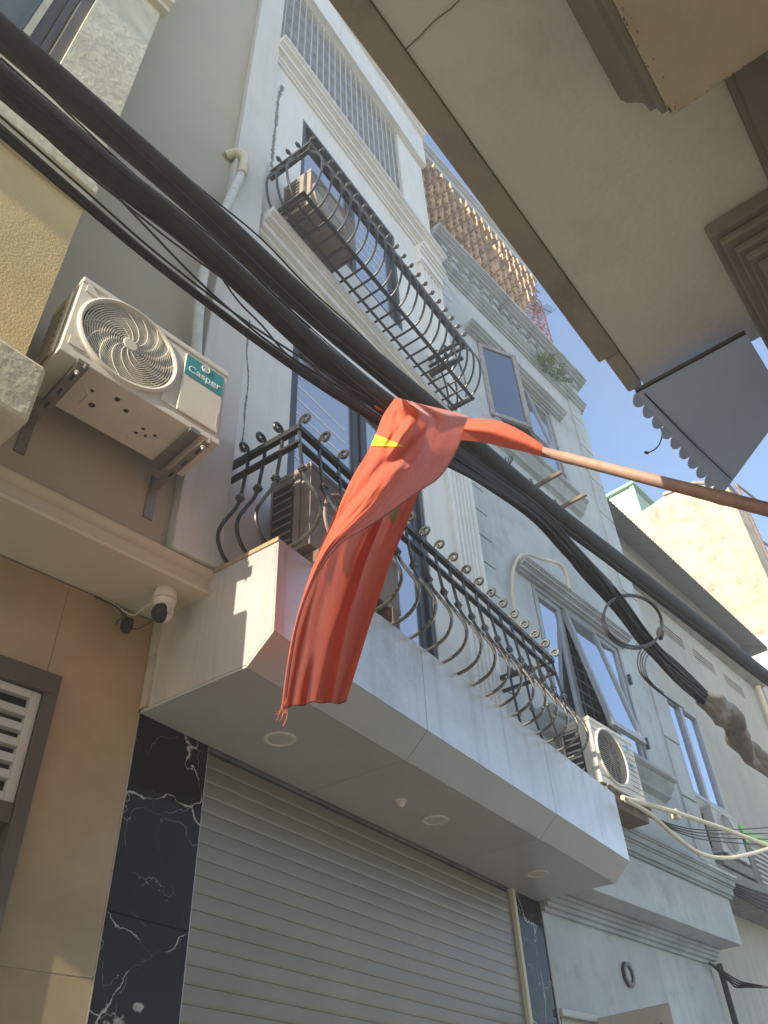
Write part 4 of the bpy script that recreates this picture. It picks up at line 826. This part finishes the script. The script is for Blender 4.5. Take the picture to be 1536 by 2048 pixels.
wire([(1040,1000),(1100,1062),(1180,1150),(1260,1262),(1330,1330)], 1.78, .006, 'wire between two bundles in front of grey wall, right of flag')
rw = random.Random(21)
def along(px, x):
    for (x0,y0),(x1,y1) in zip(px, px[1:]):
        if x0 <= x <= x1: return y0+(y1-y0)*(x-x0)/(x1-x0)
for src, x0, x1, off0, lab in ((A_px,-110,760,54,'loose thin wire sagging below the thickest bundle, left of flag'),(A_px,150,900,-44,'loose thin wire riding on top of the thickest bundle'),(B_px,-110,600,46,'loose thin wire sagging under second bundle at left'),(B_px,380,760,58,'loose thin wire crossing the dark door below the bundles')):
    px_ = []
    for k in range(9):
        t = k/8; x = x0+(x1-x0)*t; px_.append((x, along(src, x)+off0*math.sin(PI*t)+rw.uniform(-5,5)))
    wire(px_, 1.66, .0045, lab)
mb = MB(); cc = O.on(1266,1241,1.63); e1 = v3(.86,-.1,-.5).normalized(); e2 = v3(.35,.35,.9).normalized()
ring = []
for k in range(48):
    t = 2*PI*k/48; p = ray(1266+58*math.cos(t)+8*math.sin(t), 1241+52*math.sin(t)); ring.append(CAM+p*((1.62+.10*math.cos(t+.6))/p.y))
mb.tube(ring, .0075, 8, closed=True); mb.tube([p+v3(.004,.01,-.007)+v3(.006*math.sin(i/5),0,.006*math.cos(i/7)) for i, p in enumerate(ring)], .0065, 8, closed=True); k5 = ring[4]; mb.tube([k5+v3(-.02,0,-.05), k5, k5+v3(.02,0,.05)], [.014,.028,.014], 8)
single('cable_coil', mb, 'cable', 'round coil of black cable hung on the second bundle', 'cable', smooth=True)
mb = MB()
for k in range(4): mb.tube(spline([O.on(x+5*k, y+3*k, 1.9+.03*k) for x, y in [(1290,1290),(1276,1312),(1280,1345),(1310,1378),(1352,1408)]], 6), .0045, 5)
single('dangling_wires', mb, 'cable', 'thin dangling black wires below the cable coil', 'wire', smooth=True)
mb = MB(); sp = spline([O.on(x, y, n) for x, y, n in [(1405,1398,1.80),(1440,1418,1.84),(1468,1446,1.88),(1486,1490,1.92),(1515,1520,1.96),(1600,1580,2.05)]], 10)
def crump(s, t):
    i = min(int(t*(len(sp)-1)), len(sp)-2); f = t*(len(sp)-1)-i; p = sp[i].lerp(sp[i+1], f); tg = (sp[i+1]-sp[i]).normalized(); b = tg.cross(v3(0,0,1)).normalized(); u_ = b.cross(tg); a_ = 2*PI*s
    r = .088*(1-.25*t)*min(1,.35+t*6)*(1+.20*math.sin(3*a_+9*t)+.16*math.sin(26*t+2*a_)+.10*abs(math.sin(3*a_-22*t))+.07*abs(math.sin(5*a_+31*t))); return tuple(p+(b*math.cos(a_)+u_*math.sin(a_))*r)
mb.grid(crump, 44, 110)
single('wrapped_joint', mb, 'cablegrey', 'crumpled dusty grey plastic wrap around cable joint at right', 'cable', smooth=True)
# ================================================================== flag on a bamboo pole
PA = O.on(800,830,1.62); 
d2 = ray(1536,1019); PB = CAM + d2*2.45
PC = PB + (PB-PA).normalized()*.9
PA2 = PA
T = Thing('flag_pole', 'brown bamboo pole reaching in from right edge and carrying the red flag', 'pole', O, tuple(PC))
tp = (1012-800)/(1536-800); zc = (PA-CAM).dot(RF); zb = (PB-CAM).dot(RF); dp = 1/((1-tp)/zc+tp/zb)
PA2 = CAM + ray(1012, 830+(1019-830)*tp)*dp
n_ = 60; pts = [PA2.lerp(PC, i/n_) for i in range(n_+1)]; rs = []
for i in range(n_+1):
    t = i/n_; r = .0195+.006*t; nd = (t*6.2) % 1.0
    rs.append(r*(1.10 if nd < .04 or nd > .97 else 1.0))
T.part('cane', MB().tube(pts, rs, 14), 'bamboo', smooth=True)
rows = [((791,794),(842,808),(838,818)),((766,830),(946,837),(852,838)),((751,868),(927,870),(862,880)),((735,903),(908,912),(860,930)),((706,950),(878,955),(850,968)),((677,1012),(838,983),(836,990)),((655,1062),(748,1046),(812,1052)),((630,1120),(677,1091),(785,1116)),((606,1190),(628,1160),(760,1190)),((586,1262),(599,1235),(736,1262)),((573,1335),(584,1309),(714,1334)),((563,1412),(572,1395),(693,1402))]
NR = len(rows)
def cr(ps, t):
    x = t*(len(ps)-1); i = min(int(x), len(ps)-2); f = x-i
    p0, p1, p2, p3 = ps[max(i-1,0)], ps[i], ps[i+1], ps[min(i+2,len(ps)-1)]
    return [.5*((2*b)+(c-a)*f+(2*a-5*b+4*c-d)*f*f+(-a+3*b-3*c+d)*f**3) for a,b,c,d in zip(p0,p1,p2,p3)]
Lf = [r[0] for r in rows]; Hm = [r[1] for r in rows]; Rf = [r[2] for r in rows]
def flag(s, t, lift=0.0):
    n0 = 1.50+.36*t; l_, h_, r_ = cr(Lf,t), cr(Hm,t), cr(Rf,t)
    if s < .45:                          # outer layer: from the hem round to the left fold
        k = s/.45; px = [h_[i]+(l_[i]-h_[i])*(k**.85) for i in (0,1)]
        w_ = max(0, 1-1.25*t)
        n = n0-(.13*math.sin(PI*min(1,k))+.075*(1-k))*(.35+.65*w_)+.010*math.sin(7*t+4*k+1)*(1-k*.6)
        n += .028*math.exp(-((k-.30-1.1*t)/.10)**2)*(1-t)+.022*math.exp(-((k-.62-.5*t)/.09)**2)*max(0,1-2.2*t)
        kc = .56-1.0*t; q_ = min(1,max(0,(kc-k)/.09)); q_ = q_*q_*(3-2*q_); n += .085*q_*min(1,max(0,(.34-t)/.10))*(1-.5*(1-k))
        n += .022*math.exp(-((t-.27-.05*k)/.03)**2)*math.sin(PI*min(1,k*1.3))*(k<.8)+.014*math.exp(-((k-.85+.5*t)/.07)**2)*max(0,1-4*t)
    else:                                # inner layer: from the left fold to the right fold
        k = (s-.45)/.55; px = [l_[i]+(r_[i]-l_[i])*k for i in (0,1)]; g = min(1,t*1.6)
        n = n0+.16*math.sin(PI*min(1,k*.80))*(.5+.5*g)
        n -= .060*g*math.exp(-((k-.40+.10*math.sin(3*t))/.10)**2)*t+.045*g*math.exp(-((k-.74+.16*(1-t))/.07)**2)+.035*math.exp(-((k-.16)/.06)**2)*t
        n += .012*math.sin(31*k+5*t)*max(0,t-.35)
        px[1] += (4*math.sin(k*9)+3*math.sin(k*23))*max(0,t-.9)*6
    n += .014*noise.noise(Vector((s*9, t*6, 1)))+.006*noise.noise(Vector((s*22, t*8, 7)))+.0016*noise.noise(Vector((s*50, t*26, 3)))
    d = ray(*px); n -= lift
    return tuple(CAM+d*(n/d.y))
F = Thing('red_flag', 'red flag with yellow star, bunched and hanging twisted from bamboo pole and cables', 'flag', O, flag(.45,.5))
fl = F.part('cloth', MB().grid(flag, 170, 210), 'red', smooth=True)
sl_t = [((936,837),(918,880)),((975,838),(960,884)),((1010,846),(1000,893)),((1050,866),(1045,903)),((1086,890),(1082,912))]
def sleeve(s, t):
    a_ = cr([p[0] for p in sl_t], s); b_ = cr([p[1] for p in sl_t], s); px = [a_[i]+(b_[i]-a_[i])*t for i in (0,1)]
    d = ray(*px); base = (PA.lerp(PC, .5)); 
    tp = (px[0]-800)/(1536-800); zc = (PA-CAM).dot(RF); zb = (PB-CAM).dot(RF); dep = 1/((1-tp)/zc+tp/zb)
    dep = dep*(1-.022-.026*math.sin(PI*t)*(1.25-s)-.028*(1-s))
    return tuple(CAM+d*dep)
F.part('sleeve', MB().grid(sleeve, 50, 14), 'red', smooth=True)
def sleeve2(s, t):
    p = Vector(sleeve(s, t)); v = (p-CAM); return tuple(CAM+v*(1.06+.02*math.sin(PI*t)))
F.part('sleeve_back', MB().grid(sleeve2, 50, 14), 'red', smooth=True)
# the star's visible arm follows the cloth surface, lifted a little off it
def star_arm(s, t):
    tt = .183+.055*s+(.062-.057*s)*t; return flag(.4499-.19*s, tt, .0022)
F.part('star', MB().grid(star_arm, 24, 6), 'star', fl, smooth=True)
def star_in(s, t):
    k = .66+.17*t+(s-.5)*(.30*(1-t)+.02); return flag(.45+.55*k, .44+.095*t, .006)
F.part('star', MB().grid(star_in, 16, 18), 'starshade', fl, smooth=True)
hm = MB(); hm.tube([flag(.0, t/60, .003) for t in range(6,61)], .0022, 6); F.part('hem', hm, 'hemred', fl, smooth=True)
hm = MB(); hm.tube([flag(.45+.55*k/40, 1.0, .002) for k in range(41)], .0026, 6); F.part('hem', hm, 'hemred', fl, smooth=True)
fr_ = MB(); rnd = random.Random(4)
for k in range(9):
    p = Vector(flag(.40+.10*rnd.random(), .985+.015*rnd.random())); fr_.tube([p, p+v3(rnd.uniform(-.015,.01),rnd.uniform(-.01,.01),-.02-rnd.random()*.03), p+v3(rnd.uniform(-.03,.01),rnd.uniform(-.01,.01),-.03-rnd.random()*.05)], .0009, 4)
F.part('frayed_threads', fr_, 'red', fl)
pk = O.on(757,800,1.64)
single('cloth_scrap', MB().grid(lambda s, t: (pk.x+.05*s+.012*math.sin(5*t), pk.y+.02*t, pk.z-.035*t+.02*s*math.sin(4*t+s*3)), 8, 8), 'red', 'small scrap of red cloth caught on cables left of flag', 'cloth', smooth=True)
# ================================================================== plants, antenna
rnd = random.Random(11)
for i, (px, py, lab) in enumerate(((1092,722,'small green fern rooted on grey cornice, left of two'),(1116,745,'small leafy weed at right end of grey cornice'))):
    b = G.on(px, py+12, -.42); T = Thing('ledge_plant', lab, 'plant', G, tuple(b), 'weeds on the grey cornice')
    st = MB(); lv = MB()
    for k in range(16):
        a_ = rnd.uniform(0, 2*PI); ln = rnd.uniform(.10,.24); out = v3(math.cos(a_)*.8, math.sin(a_)*.6-.3, rnd.uniform(.1,.9)).normalized()
        p = [b, b+out*ln*.5+v3(0,0,.02), b+out*ln+v3(0,0,-.02)]; st.tube(p, .003, 4)
        for q_ in (.4,.6,.8,1.0):
            c_ = p[0].lerp(p[2], q_)+v3(0,0,.02); sd = out.cross(v3(0,0,1)).normalized()
            for sg in (-1,1): lv.add([c_, c_+sd*sg*.02+out*.03, c_+sd*sg*.05+out*.02+v3(0,0,-.01), c_+sd*sg*.02-out*.005], [(0,1,2,3)])
    T.part('stems', st, 'leaf'); T.part('leaves', lv, 'leaf', kind='stuff')
ab = (8.12,-.1,11.46)
T = Thing('roof_antenna', 'small rusty aerial mast on roof corner beside red lattice', 'antenna', G, ab)
T.part('mast', MB().tube([(8.12,-.1,11.46),(8.12,-.1,13.25)], .014, 6), 'rust')
T.part('boom', MB().tube([(7.80,-.12,13.0),(8.55,-.2,13.35)], .011, 6).box(8.05,8.2,-.17,-.05,13.05,13.18), 'frame')
for k in range(7):
    u = 8.22+.05*k; T.part('element', MB().tube([(u,-.30,13.16+.025*k),(u,-.02,13.18+.025*k)], .005, 4), 'frame')
# ================================================================== added haze volume, stands in for lens veil
hz = MB().box(-41, 41, -41, 41, -1, 18.5)
m = bpy.data.materials.new('veil_haze'); m.use_nodes = True; N = m.node_tree.nodes; N.remove(N['Principled BSDF'])
pv = N.new('ShaderNodeVolumePrincipled'); pv.inputs['Color'].default_value = (.94,.97,1,1); pv.inputs['Density'].default_value = .011; pv.inputs['Anisotropy'].default_value = .15
m.node_tree.links.new(pv.outputs[0], N['Material Output'].inputs['Volume']); M['haze'] = m
ho = bpy.data.objects.new('haze', mesh('haze', hz, 'haze')); COL.objects.link(ho); ho['kind'] = 'stuff'; ho['label'] = 'thin haze added over the alley as a lens veil'
